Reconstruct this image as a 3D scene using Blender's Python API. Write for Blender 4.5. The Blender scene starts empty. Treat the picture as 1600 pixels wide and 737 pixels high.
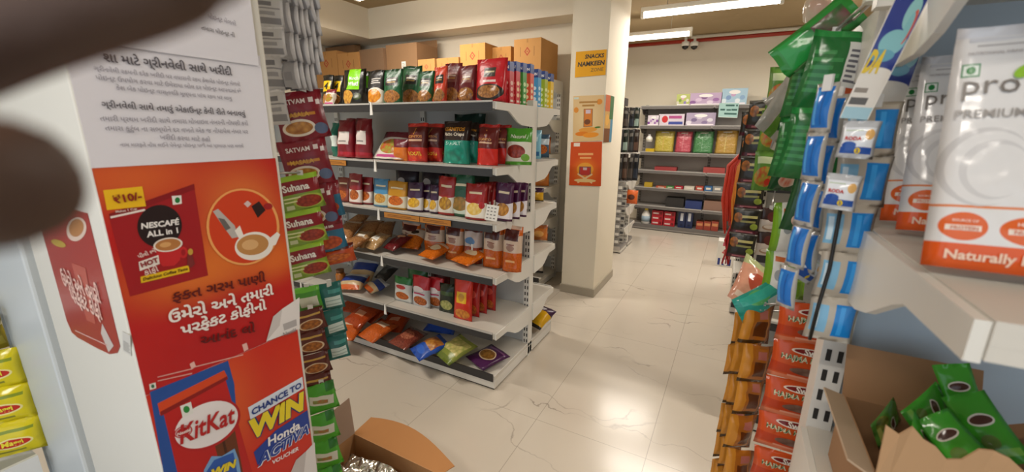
import bpy, bmesh, math, random
from mathutils import Vector, Matrix, noise
SC = bpy.context.scene
COL = SC.collection
PI = math.pi
random.seed(4)

# ---------------------------------------------------------------- camera
FPX, YAW, PITCH, ROLL, EYE = 648.45, 27.867, 14.319, 0.636, 1.58
_a, _b, _r = math.radians(YAW), math.radians(PITCH), math.radians(ROLL)
FW = Vector((-math.sin(_a)*math.cos(_b), math.cos(_a)*math.cos(_b), -math.sin(_b)))
_rt0 = Vector((math.cos(_a), math.sin(_a), 0)); _up0 = _rt0.cross(FW)
RT = _rt0*math.cos(_r) + _up0*math.sin(_r); UP = _up0*math.cos(_r) - _rt0*math.sin(_r)
CAM = Vector((0, 0, EYE))
cd = bpy.data.cameras.new('camera'); cam = bpy.data.objects.new('camera', cd); COL.objects.link(cam)
cd.sensor_width = 36; cd.lens = FPX/1600*36; cd.clip_start = .005; cd.clip_end = 60
cd.dof.use_dof = True; cd.dof.focus_distance = 2.6; cd.dof.aperture_fstop = 4.2
cam.matrix_world = Matrix(((RT.x, UP.x, -FW.x, 0), (RT.y, UP.y, -FW.y, 0), (RT.z, UP.z, -FW.z, EYE), (0, 0, 0, 1)))
SC.camera = cam
vs = SC.view_settings
vs.view_transform = 'Standard'; vs.look = 'None'; vs.gamma = 1; vs.use_curve_mapping = False
vs.exposure = 0.56
# ---------------------------------------------------------------- daylight through the open shop front
w = bpy.data.worlds.new('world'); SC.world = w; w.use_nodes = True
w.node_tree.nodes['Background'].inputs[0].default_value = (.80, .90, 1, 1)
w.node_tree.nodes['Background'].inputs[1].default_value = 0.82
TUBE_W, TUBE_EMIT = 21.0, 9.0
TUBE_COL = (1, .92, .82)

def at(px, py, X=None, Y=None, Z=None):
    """the point of a plane of the room seen at a pixel of the 1600x737 frame"""
    d = FW + RT*((px-800)/FPX) - UP*((py-368.5)/FPX)
    if X is not None: t = X/d.x
    elif Y is not None: t = Y/d.y
    else: t = (Z-EYE)/d.z
    return CAM + d*t
def pj(P):
    d = Vector(P)-CAM; z = d.dot(FW)
    return 800+FPX*d.dot(RT)/z, 368.5-FPX*d.dot(UP)/z

# ---------------------------------------------------------------- materials
def lin(h):
    h = h.lstrip('#'); out = []
    for i in (0, 2, 4):
        c = int(h[i:i+2], 16)/255
        out.append(c/12.92 if c <= .04045 else ((c+.055)/1.055)**2.4)
    return (*out, 1)
_mc = {}
def mat(hexc, rough=.5, metal=0, bump=0, bscale=60, emit=0, alpha=1, trans=0):
    k = (hexc, rough, metal, bump, bscale, emit, alpha, trans)
    if k in _mc: return _mc[k]
    m = bpy.data.materials.new('m_%d' % len(_mc)); m.use_nodes = True; nt = m.node_tree
    b = nt.nodes['Principled BSDF']
    b.inputs['Base Color'].default_value = lin(hexc); b.inputs['Roughness'].default_value = rough
    b.inputs['Metallic'].default_value = metal
    if trans: b.inputs['Transmission Weight'].default_value = trans
    if alpha < 1: b.inputs['Alpha'].default_value = alpha
    if emit:
        b.inputs['Emission Color'].default_value = (*TUBE_COL, 1); b.inputs['Emission Strength'].default_value = emit
    if bump:
        n = nt.nodes.new('ShaderNodeTexNoise'); n.inputs['Scale'].default_value = bscale; n.inputs['Detail'].default_value = 3
        tc = nt.nodes.new('ShaderNodeTexCoord'); nt.links.new(tc.outputs['Object'], n.inputs['Vector'])
        bp = nt.nodes.new('ShaderNodeBump'); bp.inputs['Strength'].default_value = bump; bp.inputs['Distance'].default_value = .01
        nt.links.new(n.outputs['Fac'], bp.inputs['Height']); nt.links.new(bp.outputs[0], b.inputs['Normal'])
    _mc[k] = m
    return m
def art(base, layers, rough=.3, bump=.25, bscale=22, metal=0):
    """printed film or paper: coloured shapes laid over a base colour in UV space.
    ('r',u0,v0,u1,v1,col) rectangle, ('e',u,v,ru,rv,col) ellipse, ('g',u,v,ru,rv,col) soft printed glow, ('s',u0,v0,u1,v1,k,col) sheared rectangle;
    col '#hex' or (hexA, hexB, scale) for printed food"""
    m = bpy.data.materials.new('print_%d' % len(bpy.data.materials)); m.use_nodes = True; nt = m.node_tree
    N, L = nt.nodes.new, nt.links.new
    b = nt.nodes['Principled BSDF']; b.inputs['Roughness'].default_value = rough; b.inputs['Metallic'].default_value = metal
    tc = N('ShaderNodeTexCoord'); uv = tc.outputs['UV']
    def vmath(op, a, val=None):
        n = N('ShaderNodeVectorMath'); n.operation = op; L(a, n.inputs[0])
        if val is not None: n.inputs[1].default_value = (*val, 0)
        return n
    def colour(c):
        if isinstance(c, str): return lin(c)
        v = N('ShaderNodeTexVoronoi'); v.inputs['Scale'].default_value = c[2]; L(uv, v.inputs['Vector'])
        mx = N('ShaderNodeMix'); mx.data_type = 'RGBA'; L(v.outputs['Distance'], mx.inputs['Factor'])
        mx.inputs['A'].default_value = lin(c[0]); mx.inputs['B'].default_value = lin(c[1])
        return mx.outputs['Result']
    cur = colour(base)
    for ly in layers:
        k = ly[0]; c = colour(ly[-1])
        if k in 'rs':
            u0, v0, u1, v1 = ly[1:5]
            src = uv
            if k == 's':
                mp = N('ShaderNodeMapping'); L(uv, mp.inputs['Vector'])
                mp.inputs['Location'].default_value = (-(u0+u1)/2, -(v0+v1)/2, 0)
                sr = N('ShaderNodeMapping'); sr.inputs['Rotation'].default_value = (0, 0, math.radians(ly[5])); L(mp.outputs[0], sr.inputs['Vector'])
                d = vmath('ADD', sr.outputs[0], (0, 0))
            else:
                d = vmath('SUBTRACT', src, ((u0+u1)/2, (v0+v1)/2))
            d = vmath('ABSOLUTE', d.outputs[0]); d = vmath('DIVIDE', d.outputs[0], (max((u1-u0)/2, 1e-4), max((v1-v0)/2, 1e-4)))
            d.inputs[1].default_value[2] = 1
            sx = N('ShaderNodeSeparateXYZ'); L(d.outputs[0], sx.inputs[0])
            mm = N('ShaderNodeMath'); mm.operation = 'MAXIMUM'; L(sx.outputs[0], mm.inputs[0]); L(sx.outputs[1], mm.inputs[1]); val = mm.outputs[0]
        else:
            u, v, ru, rv = ly[1:5]
            d = vmath('SUBTRACT', uv, (u, v)); d = vmath('DIVIDE', d.outputs[0], (ru, rv)); d.inputs[1].default_value[2] = 1
            d = vmath('LENGTH', d.outputs[0]); val = d.outputs['Value']
        if k == 'g':
            f = N('ShaderNodeMapRange'); f.interpolation_type = 'SMOOTHSTEP'; L(val, f.inputs['Value'])
            f.inputs['From Min'].default_value = 0; f.inputs['From Max'].default_value = 1
            f.inputs['To Min'].default_value = 1; f.inputs['To Max'].default_value = 0; fac = f.outputs[0]
        else:
            f = N('ShaderNodeMath'); f.operation = 'LESS_THAN'; f.inputs[1].default_value = 1; L(val, f.inputs[0]); fac = f.outputs[0]
        mx = N('ShaderNodeMix'); mx.data_type = 'RGBA'; L(fac, mx.inputs['Factor'])
        for s, q in (('A', cur), ('B', c)):
            if isinstance(q, tuple): mx.inputs[s].default_value = q
            else: L(q, mx.inputs[s])
        cur = mx.outputs['Result']
    if isinstance(cur, tuple): b.inputs['Base Color'].default_value = cur
    else: L(cur, b.inputs['Base Color'])
    if bump:
        n = N('ShaderNodeTexNoise'); n.inputs['Scale'].default_value = bscale; n.inputs['Detail'].default_value = 2
        L(tc.outputs['Object'], n.inputs['Vector'])
        bp = N('ShaderNodeBump'); bp.inputs['Strength'].default_value = bump; bp.inputs['Distance'].default_value = .012
        L(n.outputs['Fac'], bp.inputs['Height']); L(bp.outputs[0], b.inputs['Normal'])
    return m

# ---------------------------------------------------------------- mesh building
class MB:
    def __init__(s): s.v = []; s.f = []; s.m = []; s.uv = []
    def face(s, ids, mi=0, uv=None): s.f.append(tuple(ids)); s.m.append(mi); s.uv.append(uv or [(0, 0)]*len(ids))
    def bx(s, x0, x1, y0, y1, z0, z1, mi=0, front=None):
        o = len(s.v)
        s.v += [(x, y, z) for z in (z0, z1) for y in (y0, y1) for x in (x0, x1)]
        q = [(0, 0), (1, 0), (1, 1), (0, 1)]
        s.face([o, o+1, o+5, o+4], mi if front is None else front, q)
        s.face([o+1, o+3, o+7, o+5], mi, q); s.face([o+3, o+2, o+6, o+7], mi, q); s.face([o+2, o, o+4, o+6], mi, q)
        s.face([o+4, o+5, o+7, o+6], mi, q); s.face([o+2, o+3, o+1, o], mi, q)
        return s
    def quad(s, a, b, c, d, mi=0):
        o = len(s.v); s.v += [tuple(p) for p in (a, b, c, d)]
        s.face([o, o+1, o+2, o+3], mi, [(0, 0), (1, 0), (1, 1), (0, 1)]); return s
    def slab(s, a, b, c, d, th, mi=0, back=None):
        """a quad with thickness th behind its front face"""
        a, b, c, d = (Vector(p) for p in (a, b, c, d)); n = (b-a).cross(d-a).normalized()*-th
        o = len(s.v); s.v += [tuple(p) for p in (a, b, c, d, a+n, b+n, c+n, d+n)]
        q = [(0, 0), (1, 0), (1, 1), (0, 1)]; k = mi if back is None else back
        s.face([o, o+1, o+2, o+3], mi, q); s.face([o+5, o+4, o+7, o+6], k, [(1, 0), (0, 0), (0, 1), (1, 1)])
        for i in range(4):
            j = (i+1) % 4; s.face([o+j, o+i, o+4+i, o+4+j], k)
        return s
    def prism(s, pts, ax, lo, hi, mi=0):
        o = len(s.v); n = len(pts)
        def P(p, h):
            return (h, p[0], p[1]) if ax == 0 else ((p[0], h, p[1]) if ax == 1 else (p[0], p[1], h))
        s.v += [P(p, lo) for p in pts] + [P(p, hi) for p in pts]
        s.face(list(range(o, o+n))[::-1], mi); s.face(list(range(o+n, o+2*n)), mi)
        for i in range(n):
            j = (i+1) % n; s.face([o+i, o+j, o+n+j, o+n+i], mi)
        return s
    def tube(s, path, r, n=8, mi=0, cap=True):
        path = [Vector(p) for p in path]; o = len(s.v); k = len(path)
        for i, p in enumerate(path):
            t = (path[min(i+1, k-1)]-path[max(i-1, 0)]).normalized()
            a = t.orthogonal().normalized() if i == 0 else (a - t*a.dot(t)).normalized()
            b = t.cross(a); rr = r[i] if isinstance(r, (list, tuple)) else r
            s.v += [tuple(p+(a*math.cos(2*PI*j/n)+b*math.sin(2*PI*j/n))*rr) for j in range(n)]
        for i in range(k-1):
            for j in range(n):
                s.face([o+i*n+j, o+i*n+(j+1) % n, o+(i+1)*n+(j+1) % n, o+(i+1)*n+j], mi)
        if cap:
            s.face([o+j for j in range(n)][::-1], mi); s.face([o+(k-1)*n+j for j in range(n)], mi)
        return s
    def lathe(s, prof, cx=0, cy=0, n=14, mi=0):
        o = len(s.v)
        for r, z in prof: s.v += [(cx+r*math.cos(2*PI*j/n), cy+r*math.sin(2*PI*j/n), z) for j in range(n)]
        for i in range(len(prof)-1):
            for j in range(n): s.face([o+i*n+j, o+i*n+(j+1) % n, o+(i+1)*n+(j+1) % n, o+(i+1)*n+j], mi, [(j/n, i/(len(prof)-1)), ((j+1)/n, i/(len(prof)-1)), ((j+1)/n, (i+1)/(len(prof)-1)), (j/n, (i+1)/(len(prof)-1))])
        s.face([o+j for j in range(n)][::-1], mi); s.face([o+(len(prof)-1)*n+j for j in range(n)], mi)
        return s
    def build(s, name, mats, parent=None, smooth=False, loc=None, bevel=0):
        me = bpy.data.meshes.new(name); me.from_pydata(s.v, [], s.f)
        if not isinstance(mats, (list, tuple)): mats = [mats]
        for m in mats: me.materials.append(m)
        me.polygons.foreach_set('material_index', s.m)
        ul = me.uv_layers.new(name='UVMap'); fl = [c for fu in s.uv for p in fu for c in p]; ul.data.foreach_set('uv', fl)
        if smooth: me.polygons.foreach_set('use_smooth', [True]*len(s.f))
        me.update()
        o = bpy.data.objects.new(name, me); COL.objects.link(o)
        if parent is not None:
            o.parent = parent
        if loc is not None: o.location = loc
        if bevel:
            md = o.modifiers.new('b', 'BEVEL'); md.width = bevel; md.segments = 2; md.limit_method = 'ANGLE'
        return o
def tag(o, label, cat, group=None, kind=None):
    o['label'] = label; o['category'] = cat
    if group: o['group'] = group
    if kind: o['kind'] = kind
    return o
def struct(o): o['kind'] = 'structure'; return o
def empty(name, loc, rz=0):
    o = bpy.data.objects.new(name, None); COL.objects.link(o); o.location = loc; o.rotation_euler = (0, 0, rz); o.empty_display_size = .05
    return o
def kids(o): return [c for c in bpy.data.objects if c.parent == o]
def dup(o, loc=None, label=None, rot=None, parent=None):
    c = o.copy(); COL.objects.link(c)
    if loc is not None: c.location = loc
    if rot is not None: c.rotation_euler = rot
    if label: c['label'] = label
    if parent is not None: c.parent = parent
    for ch in kids(o): dup(ch, parent=c)
    return c

# ---------------------------------------------------------------- lettering
_tc = {}
def glyphs(s, bold=0, shear=0):
    k = (s, bold, shear)
    if k in _tc: return _tc[k]
    c = bpy.data.curves.new('t', 'FONT'); c.body = s; c.resolution_u = 2; c.offset = bold; c.shear = shear; c.fill_mode = 'FRONT'; c.space_line = .95; c.align_x = 'CENTER'
    o = bpy.data.objects.new('t', c); COL.objects.link(o)
    bpy.context.view_layer.update()
    me = bpy.data.meshes.new_from_object(o.evaluated_get(bpy.context.evaluated_depsgraph_get()))
    vs_ = [(v.co.x, v.co.y) for v in me.vertices]; fs = [tuple(p.vertices) for p in me.polygons]
    bpy.data.objects.remove(o); bpy.data.curves.remove(c); bpy.data.meshes.remove(me)
    if not vs_: vs_ = [(0, 0)]; fs = []
    x0 = min(v[0] for v in vs_); x1 = max(v[0] for v in vs_); y0 = min(v[1] for v in vs_); y1 = max(v[1] for v in vs_)
    cx, cy = (x0+x1)/2, (y0+y1)/2
    _tc[k] = ([(x-cx, y-cy) for x, y in vs_], fs, x1-x0, y1-y0)
    return _tc[k]
def lettering(texts, S, w, h, parent, name='lettering'):
    """texts: (string, u, v, width_u, colour[, opts]) mapped on the surface S(u,v) of size w x h; opts: b bold, i italic shear, r turn in degrees, hh height_v"""
    out = {}
    for t in texts:
        s, u, v, wu, c = t[:5]; o = t[5] if len(t) > 5 else {}
        mb, cols = out.setdefault(s, (MB(), []))
        P, F, tw, th = glyphs(s, o.get('b', .012), o.get('i', 0))
        k = wu*w/max(tw, 1e-4); ky = k
        if 'hh' in o: ky = o['hh']*h/max(th, 1e-4)
        a = math.radians(o.get('r', 0)); ca, sa = math.cos(a), math.sin(a)
        if c not in cols: cols.append(c)
        q = len(mb.v)
        for x, y in P:
            x *= k; y *= ky
            mb.v.append(S(u+(x*ca-y*sa)/w, v+(x*sa+y*ca)/h))
        for f in F: mb.face([q+i for i in f], cols.index(c))
    for mb, cols in out.values(): mb.build(name, [mat(c, .4) for c in cols], parent)

# ---------------------------------------------------------------- packets
def surf(w, h, d, kind, seed, crinkle):
    def S(u, v, off=0, side=-1):
        uu = min(max(u, 0), 1); vv = min(max(v, 0), 1)
        prof = max(0, 1-(2*uu-1)**2)**(.42 if kind != 'pillow' else .55)
        if kind == 'pillow':
            g = math.sin(PI*min(max((vv-.05)/.9, 0), 1))**.55; px = 1-.06*math.sin(PI*vv)
        elif kind == 'doy':
            g = (1-vv)**.6*min(1, .75+vv*2); px = 1
        else:
            g = min(1, (1-vv)*3.2)**.7; px = 1-.03*math.sin(PI*vv)
        n = noise.noise((uu*3+seed*1.7, vv*4+seed, seed*.3+side)); n2 = noise.noise((uu*7+seed, vv*6, seed+5*side))
        y = side*(d/2)*prof*g*(1+crinkle*(.5*n+.25*n2)) + crinkle*.035*w*n2*prof*(1 if side < 0 else .3)*.5
        z = vv*h + crinkle*.03*h*noise.noise((uu*2.2, seed, 1.3))*vv
        return (( u-.5)*w*px, y+side*off, z)
    return S
def pouch(name, w, h, d, kind, m, seed=0, texts=(), parent=None, nu=8, nv=11, crinkle=1.0):
    S = surf(w, h, d, kind, seed, crinkle); mb = MB(); W = nu+1
    for side in (-1, 1):
        for j in range(nv+1):
            for i in range(W): mb.v.append(S(i/nu, j/nv, 0, side))
    n = W*(nv+1)
    for j in range(nv):
        for i in range(nu):
            a = j*W+i; q = [(i/nu, j/nv), ((i+1)/nu, j/nv), ((i+1)/nu, (j+1)/nv), (i/nu, (j+1)/nv)]
            mb.face([a, a+1, a+1+W, a+W], 0, q); mb.face([n+a+1, n+a, n+a+W, n+a+1+W], 0, [q[1], q[0], q[3], q[2]])
    for i in range(nu): mb.face([i+1, i, n+i, n+i+1], 0, [(i/nu, 0)]*4); a = nv*W+i; mb.face([a, a+1, n+a+1, n+a], 0, [(i/nu, 1)]*4)
    for j in range(nv): a = j*W; mb.face([a, a+W, n+a+W, n+a], 0, [(0, j/nv)]*4); a += nu; mb.face([a+W, a, n+a, n+a+W], 0, [(1, j/nv)]*4)
    o = mb.build(name, m, parent, True)
    bm = bmesh.new(); bm.from_mesh(o.data); bmesh.ops.remove_doubles(bm, verts=bm.verts, dist=2e-5); bm.to_mesh(o.data); bm.free()
    if texts: lettering(texts, lambda u, v: S(u, v, .0015), w, h, o)
    return o
def carton_box(name, w, d, h, m, front=None, texts=(), parent=None):
    """closed box, origin at its base centre, print on the front"""
    mb = MB().bx(-w/2, w/2, -d/2, d/2, 0, h, 0, 1 if front else None)
    o = mb.build(name, [m, front] if front else m, parent)
    if texts: lettering(texts, lambda u, v: ((u-.5)*w, -d/2-.0012, v*h), w, h, o)
    return o

# ================================================================ the room
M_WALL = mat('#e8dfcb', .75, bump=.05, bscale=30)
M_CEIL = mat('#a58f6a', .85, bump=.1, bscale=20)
M_SKIRT = mat('#a89f8e', .35)
H = 2.95
def floor_material():
    m = bpy.data.materials.new('marble_tile'); m.use_nodes = True; nt = m.node_tree; N, L = nt.nodes.new, nt.links.new
    b = nt.nodes['Principled BSDF']; b.inputs['Roughness'].default_value = .2; b.inputs['Specular IOR Level'].default_value = .6
    tc = N('ShaderNodeTexCoord'); ob = tc.outputs['Object']
    def val(op, a, k=None):
        n = N('ShaderNodeMath'); n.operation = op
        if isinstance(a, float): n.inputs[0].default_value = a
        else: L(a, n.inputs[0])
        if k is not None:
            if isinstance(k, (int, float)): n.inputs[1].default_value = k
            else: L(k, n.inputs[1])
        return n.outputs[0]
    # veins
    ns = N('ShaderNodeTexNoise'); ns.inputs['Scale'].default_value = 2.2; ns.inputs['Detail'].default_value = 5; L(ob, ns.inputs['Vector'])
    ad = N('ShaderNodeVectorMath'); ad.operation = 'MULTIPLY_ADD'; L(ns.outputs['Color'], ad.inputs[0]); ad.inputs[1].default_value = (.55, .55, 0); L(ob, ad.inputs[2])
    mp = N('ShaderNodeMapping'); mp.inputs['Scale'].default_value = (.75, 2.3, 1); mp.inputs['Rotation'].default_value = (0, 0, .25); L(ad.outputs[0], mp.inputs['Vector'])
    vo = N('ShaderNodeTexVoronoi'); vo.feature = 'DISTANCE_TO_EDGE'; vo.inputs['Scale'].default_value = 1.15; L(mp.outputs[0], vo.inputs['Vector'])
    n2 = N('ShaderNodeTexNoise'); n2.inputs['Scale'].default_value = 1.9; L(ob, n2.inputs['Vector'])
    mr = N('ShaderNodeMapRange'); L(vo.outputs['Distance'], mr.inputs['Value']); mr.inputs['From Max'].default_value = .012; mr.inputs['To Min'].default_value = 1; mr.inputs['To Max'].default_value = 0
    gate = N('ShaderNodeMapRange'); L(n2.outputs['Fac'], gate.inputs['Value']); gate.inputs['From Min'].default_value = .5; gate.inputs['From Max'].default_value = .64
    vein = val('MULTIPLY', mr.outputs[0], gate.outputs[0]); vein = val('MULTIPLY', vein, .6)
    # joints
    sx = N('ShaderNodeSeparateXYZ'); L(ob, sx.inputs[0])
    fx = val('ABSOLUTE', val('SUBTRACT', val('FRACT', val('DIVIDE', val('ADD', sx.outputs[0], 30.81), .6)), .5))
    fy = val('ABSOLUTE', val('SUBTRACT', val('FRACT', val('DIVIDE', val('ADD', sx.outputs[1], 30.55), 1.2)), .5))
    jx = val('GREATER_THAN', fx, .4967); jy = val('GREATER_THAN', fy, .4986); jj = val('MULTIPLY', val('MAXIMUM', jx, jy), .55)
    big = N('ShaderNodeTexNoise'); big.inputs['Scale'].default_value = 1.2; big.inputs['Detail'].default_value = 4; L(ob, big.inputs['Vector'])
    base = N('ShaderNodeMix'); base.data_type = 'RGBA'; L(big.outputs['Fac'], base.inputs['Factor']); base.inputs['A'].default_value = lin('#d6cdbf'); base.inputs['B'].default_value = lin('#c9beae')
    a = N('ShaderNodeMix'); a.data_type = 'RGBA'; L(vein, a.inputs['Factor']); L(base.outputs['Result'], a.inputs['A']); a.inputs['B'].default_value = lin('#6d5f55')
    c = N('ShaderNodeMix'); c.data_type = 'RGBA'; L(jj, c.inputs['Factor']); L(a.outputs['Result'], c.inputs['A']); c.inputs['B'].default_value = lin('#8d8274')
    L(c.outputs['Result'], b.inputs['Base Color'])
    return m
struct(MB().bx(-4.95, 4.2, -3.2, 7.45, -.1, 0).build('floor', floor_material()))
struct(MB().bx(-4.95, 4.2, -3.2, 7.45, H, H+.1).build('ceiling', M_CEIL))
struct(MB().bx(-4.95, 4.2, 7.45, 7.6, 0, H).build('wall_far', M_WALL))
struct(MB().bx(-5.1, -4.95, -3.2, 7.6, 0, H).build('wall_left', M_WALL))
struct(MB().bx(4.2, 4.35, -3.2, 7.6, 0, H).build('wall_right', M_WALL))
struct(MB().bx(-4.95, -1.4, 4.27, 4.42, 0, H).build('wall_back', M_WALL))
struct(MB().bx(-4.06, -1.4, 3.97, 4.27, 2.62, H).build('trim_1', M_WALL))
struct(MB().bx(-4.95, -4.06, -1, 4.27, 2.62, H).build('trim_2', M_WALL))
PX0, PX1, PY0, PY1 = -1.40, -1.07, 3.73, 4.42
struct(MB().bx(PX0, PX1, PY0, PY1, 0, H).build('pillar', M_WALL))
struct(MB().bx(PX0-.012, PX1+.012, PY0-.012, PY1+.012, 0, .085).build('baseboard_pillar', M_SKIRT, bevel=.004))
struct(MB().bx(-4.95, 4.2, 7.43, 7.45, 0, .085).build('baseboard_far', M_SKIRT))
CX0, CX1, CY0, CY1 = -1.275, -.88, .265, .572
struct(MB().bx(CX0, CX1, CY0, CY1, 0, H).build('column', mat('#dedcd4', .6, bump=.04), bevel=.004))
struct(MB().bx(CX0-.01, CX1+.01, CY0-.01, CY1+.01, 0, .085).build('baseboard_column', M_SKIRT))

# ---------------------------------------------------------------- lamps
def tube_lamp(x, y, z, along, label, L_=1.22, grp=None):
    t = empty('tube_lamp', (x, y, z)); tag(t, label, 'ceiling lamp', grp)
    rz = 0 if along == 'x' else PI/2
    MBb = MB().bx(-L_/2, L_/2, -.03, .03, .03, .075)
    f = MBb.build('batten', mat('#efece2', .4), t, bevel=.006); f.rotation_euler.z = rz
    g = MB().tube([(-L_/2+.03, 0, .005), (L_/2-.03, 0, .005)], .026, 12).build('glass_tube', mat('#ffffff', .4, emit=TUBE_EMIT), t, True); g.rotation_euler.z = rz
    for s in (-1, 1):
        e = MB().bx(s*(L_/2-.015)-.015, s*(L_/2-.015)+.015, -.03, .03, -.025, .03).build('end_cap', mat('#e4e0d4', .4), t, bevel=.005); e.rotation_euler.z = rz
    for s in (-1, 1):
        q = MB().tube([(s*L_*.3, 0, .07), (s*L_*.3, 0, H-z)], .004, 6).build('hanger', mat('#b8b0a0', .4), t); q.rotation_euler.z = rz
    ld = bpy.data.lights.new('lamp_light', 'AREA'); ld.shape = 'RECTANGLE'; ld.size = L_; ld.size_y = .09; ld.energy = TUBE_W; ld.color = TUBE_COL
    lo = bpy.data.objects.new('lamp_light', ld); COL.objects.link(lo); lo.parent = t; lo.location = (0, 0, -.035); lo.rotation_euler.z = rz
    return t
tube_lamp(-.41, 4.65, 2.70, 'x', 'bright tube lamp hung nearest above the aisle behind the cream pillar')
tube_lamp(-1.25, 5.70, 2.70, 'x', 'bright tube lamp hung further back, beside the red pipe and partly behind the pillar')
tube_lamp(1.12, 5.75, 2.70, 'y', 'bright tube lamp behind the hanging blue comic cards')
tube_lamp(-2.6, 1.1, 2.75, 'x', 'unseen tube lamp added over the aisle in front of the snack rack')  # tubes from here on are out of view, added to light the shop
tube_lamp(-2.7, 3.1, 2.75, 'x', 'unseen tube lamp added over the gap between snack rack and back wall')
tube_lamp(1.3, 2.0, 2.75, 'x', 'unseen tube lamp added above the rack with the hanging green packets')
tube_lamp(-.2, -1.0, 2.75, 'x', 'unseen tube lamp added over the end of the shop behind the camera')
# red fire pipe, conduit, cameras under the ceiling
a = at(985, 72, Y=7.36); b_ = at(1225, 47, Y=7.36)
o = MB().tube([(-1.9, 7.36, a.z+.01), (4.15, 7.36, a.z+.01)], .032, 10).build('fire_pipe', mat('#b23a2c', .35), None, True); tag(o, 'red fire pipe running along the top of the far wall', 'pipe')
o = MB().tube([(-.8, 7.05, H-.03), (4.15, 7.05, H-.03)], .022, 8).build('conduit_pipe', mat('#cfc8b8', .4), None, True); tag(o, 'thin pale grey conduit under the ceiling beside the red pipe', 'pipe')
for i, px in enumerate((1071, 1085)):
    p = at(px, 70, Y=7.2)
    t = empty('dome_camera', (p.x, p.y, p.z)); tag(t, ('white dome security camera under the far ceiling, farther from the hanging packets', 'white dome security camera under the far ceiling, nearer to the hanging packets')[i], 'security camera')
    MB().tube([(0, 0, .02), (0, 0, H-p.z)], .02, 8).build('mount', mat('#e8e4d8', .4), t)
    MB().lathe([(.02, .05), (.055, .04), (.06, .0), (.052, -.02)], n=14).build('housing', mat('#f2efe6', .35), t, True)
    MB().lathe([(.05, -.02), (.04, -.05), (.012, -.066)], n=12).build('dome', mat('#2a2a2c', .1), t, True)

# ---------------------------------------------------------------- shelving
M_WHITE = mat('#dcd9d1', .38); M_SHELF = mat('#cfcac0', .4); M_BACK = mat('#c3c3c0', .5); M_DARK = mat('#2e2d2e', .4); M_SLOT = mat('#25221f', .7)
M_GREY = mat('#98938e', .45); M_GREYD = mat('#bcb6b0', .5); M_TICK = mat('#b9b7b1', .25)
def bracket_poly(D, sg, y, z):
    k = D/.5
    return [(y+sg*f*k, z+q) for f, q in ((.034, 0), (.497, 0), (.497, -.038), (.36, -.042), (.33, -.055), (.25, -.10), (.20, -.115), (.034, -.125))]
def upright(root, L0, x, y, z1, fx, m, z0=.0):
    """slotted post: slots in pairs on the face that looks to fx (+1/-1 along x) and on its front"""
    w, d = .042, .06
    mb = MB().bx(x-w/2-L0[0], x+w/2-L0[0], y-d/2-L0[1], y+d/2-L0[1], z0, z1)
    n = int((z1-z0-.1)/.045)
    for i in range(n):
        z = z0+.06+i*.045
        for sx in (-.009, .010):
            a, b = x+sx-.0042-L0[0], x+sx+.0042-L0[0]; y0, y1 = y-d/2-.0008-L0[1], y+d/2+.0008-L0[1]
            mb.quad((a, y0, z), (b, y0, z), (b, y0, z+.025), (a, y0, z+.025), 1)
            mb.quad((b, y1, z), (a, y1, z), (a, y1, z+.025), (b, y1, z+.025), 1)
    return mb.build('upright', [m, M_SLOT], root)
def gondola(name, label, xs, yc, fd, rd, zf, zr, top, end, cols=None, strip=True, base=.10, clip=True):
    """double or single sided shop rack: joints xs (ascending), centre line yc, shelf depths fd (front, towards -y) and rd (rear), end = which end is seen"""
    mu, ms, mb_, mstrip = cols or (M_WHITE, M_SHELF, M_BACK, M_DARK)
    L0 = ((xs[0]+xs[-1])/2, yc); root = empty(name, (L0[0], yc, 0)); tag(root, label, 'shop shelving')
    X0, X1 = xs[0]-L0[0], xs[-1]-L0[0]
    MB().bx(X0+.01, X1-.01, -.008, .008, .05, top-.03).build('back_panel', mb_, root)
    for x in xs: upright(root, L0, x+(-.021 if x == xs[-1] else (.021 if x == xs[0] else 0)), yc, top, 1 if end == 'hi' else -1, mu)
    for sg, D, zs in ((-1, fd, zf), (1, rd, zr)):
        if not D: continue
        # base
        y0, y1 = sorted((0, sg*D))
        MB().bx(X0, X1, y0, y1, .012, base-.028).build('plinth', mu, root, bevel=.003)
        MB().bx(X0+.01, X1-.01, y0+.01, y1-.01, 0, .012).build('foot', M_SLOT, root)
        s = MB().bx(X0, X1, y0, y1, base-.028, base).build('base_shelf', ms, root, bevel=.003)
        if strip: MB().bx(X0+.01, X1-.01, *sorted((sg*D, sg*(D+.006))), base-.04, base+.012).build('price_strip', mstrip, s)
        xe = X1 if end == 'hi' else X0
        for z in zs:
            for i in range(len(xs)-1):
                a, b = xs[i]-L0[0]+.002, xs[i+1]-L0[0]-.002
                s = MB().bx(a, b, y0, y1, z-.022, z).bx(a, b, *sorted((sg*(D-.012), sg*D)), z-.036, z-.0221).build('shelf', ms, root)
                if strip:
                    MB().bx(a+.01, b-.012, *sorted((sg*(D+.0005), sg*(D+.005))), z-.046, z-.004).build('price_strip', mstrip, s)
                    MB().bx(a+.01, b-.012, *sorted((sg*(D-.004), sg*(D+.007))), z-.0035, z+.006).build('strip_lip', M_TICK, s)
                xx = a if end == 'hi' else b
                for q in ((a,) if i == 0 else ())+((b,) if i == len(xs)-2 else ()):
                    q2 = q-.0005 if q == a else q+.0005
                    MB().prism(bracket_poly(D, sg, 0, z-.002), 0, *sorted((q2, q2+(.011 if q == b else -.011)))).build('bracket', mu, root)
                if clip and sg < 0 and i > 0:
                    MB().prism([(a-.012, z-.065), (a+.012, z-.065), (a+.006, z+.01), (a-.004, z+.01)], 1, -D-.012, -D-.008).build('joint_clip', mat('#eceae4', .35), root)
    return root
ZA = (1.725, 1.377, 1.061, .742, .387)
GX, GY = -1.15, 2.467
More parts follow.
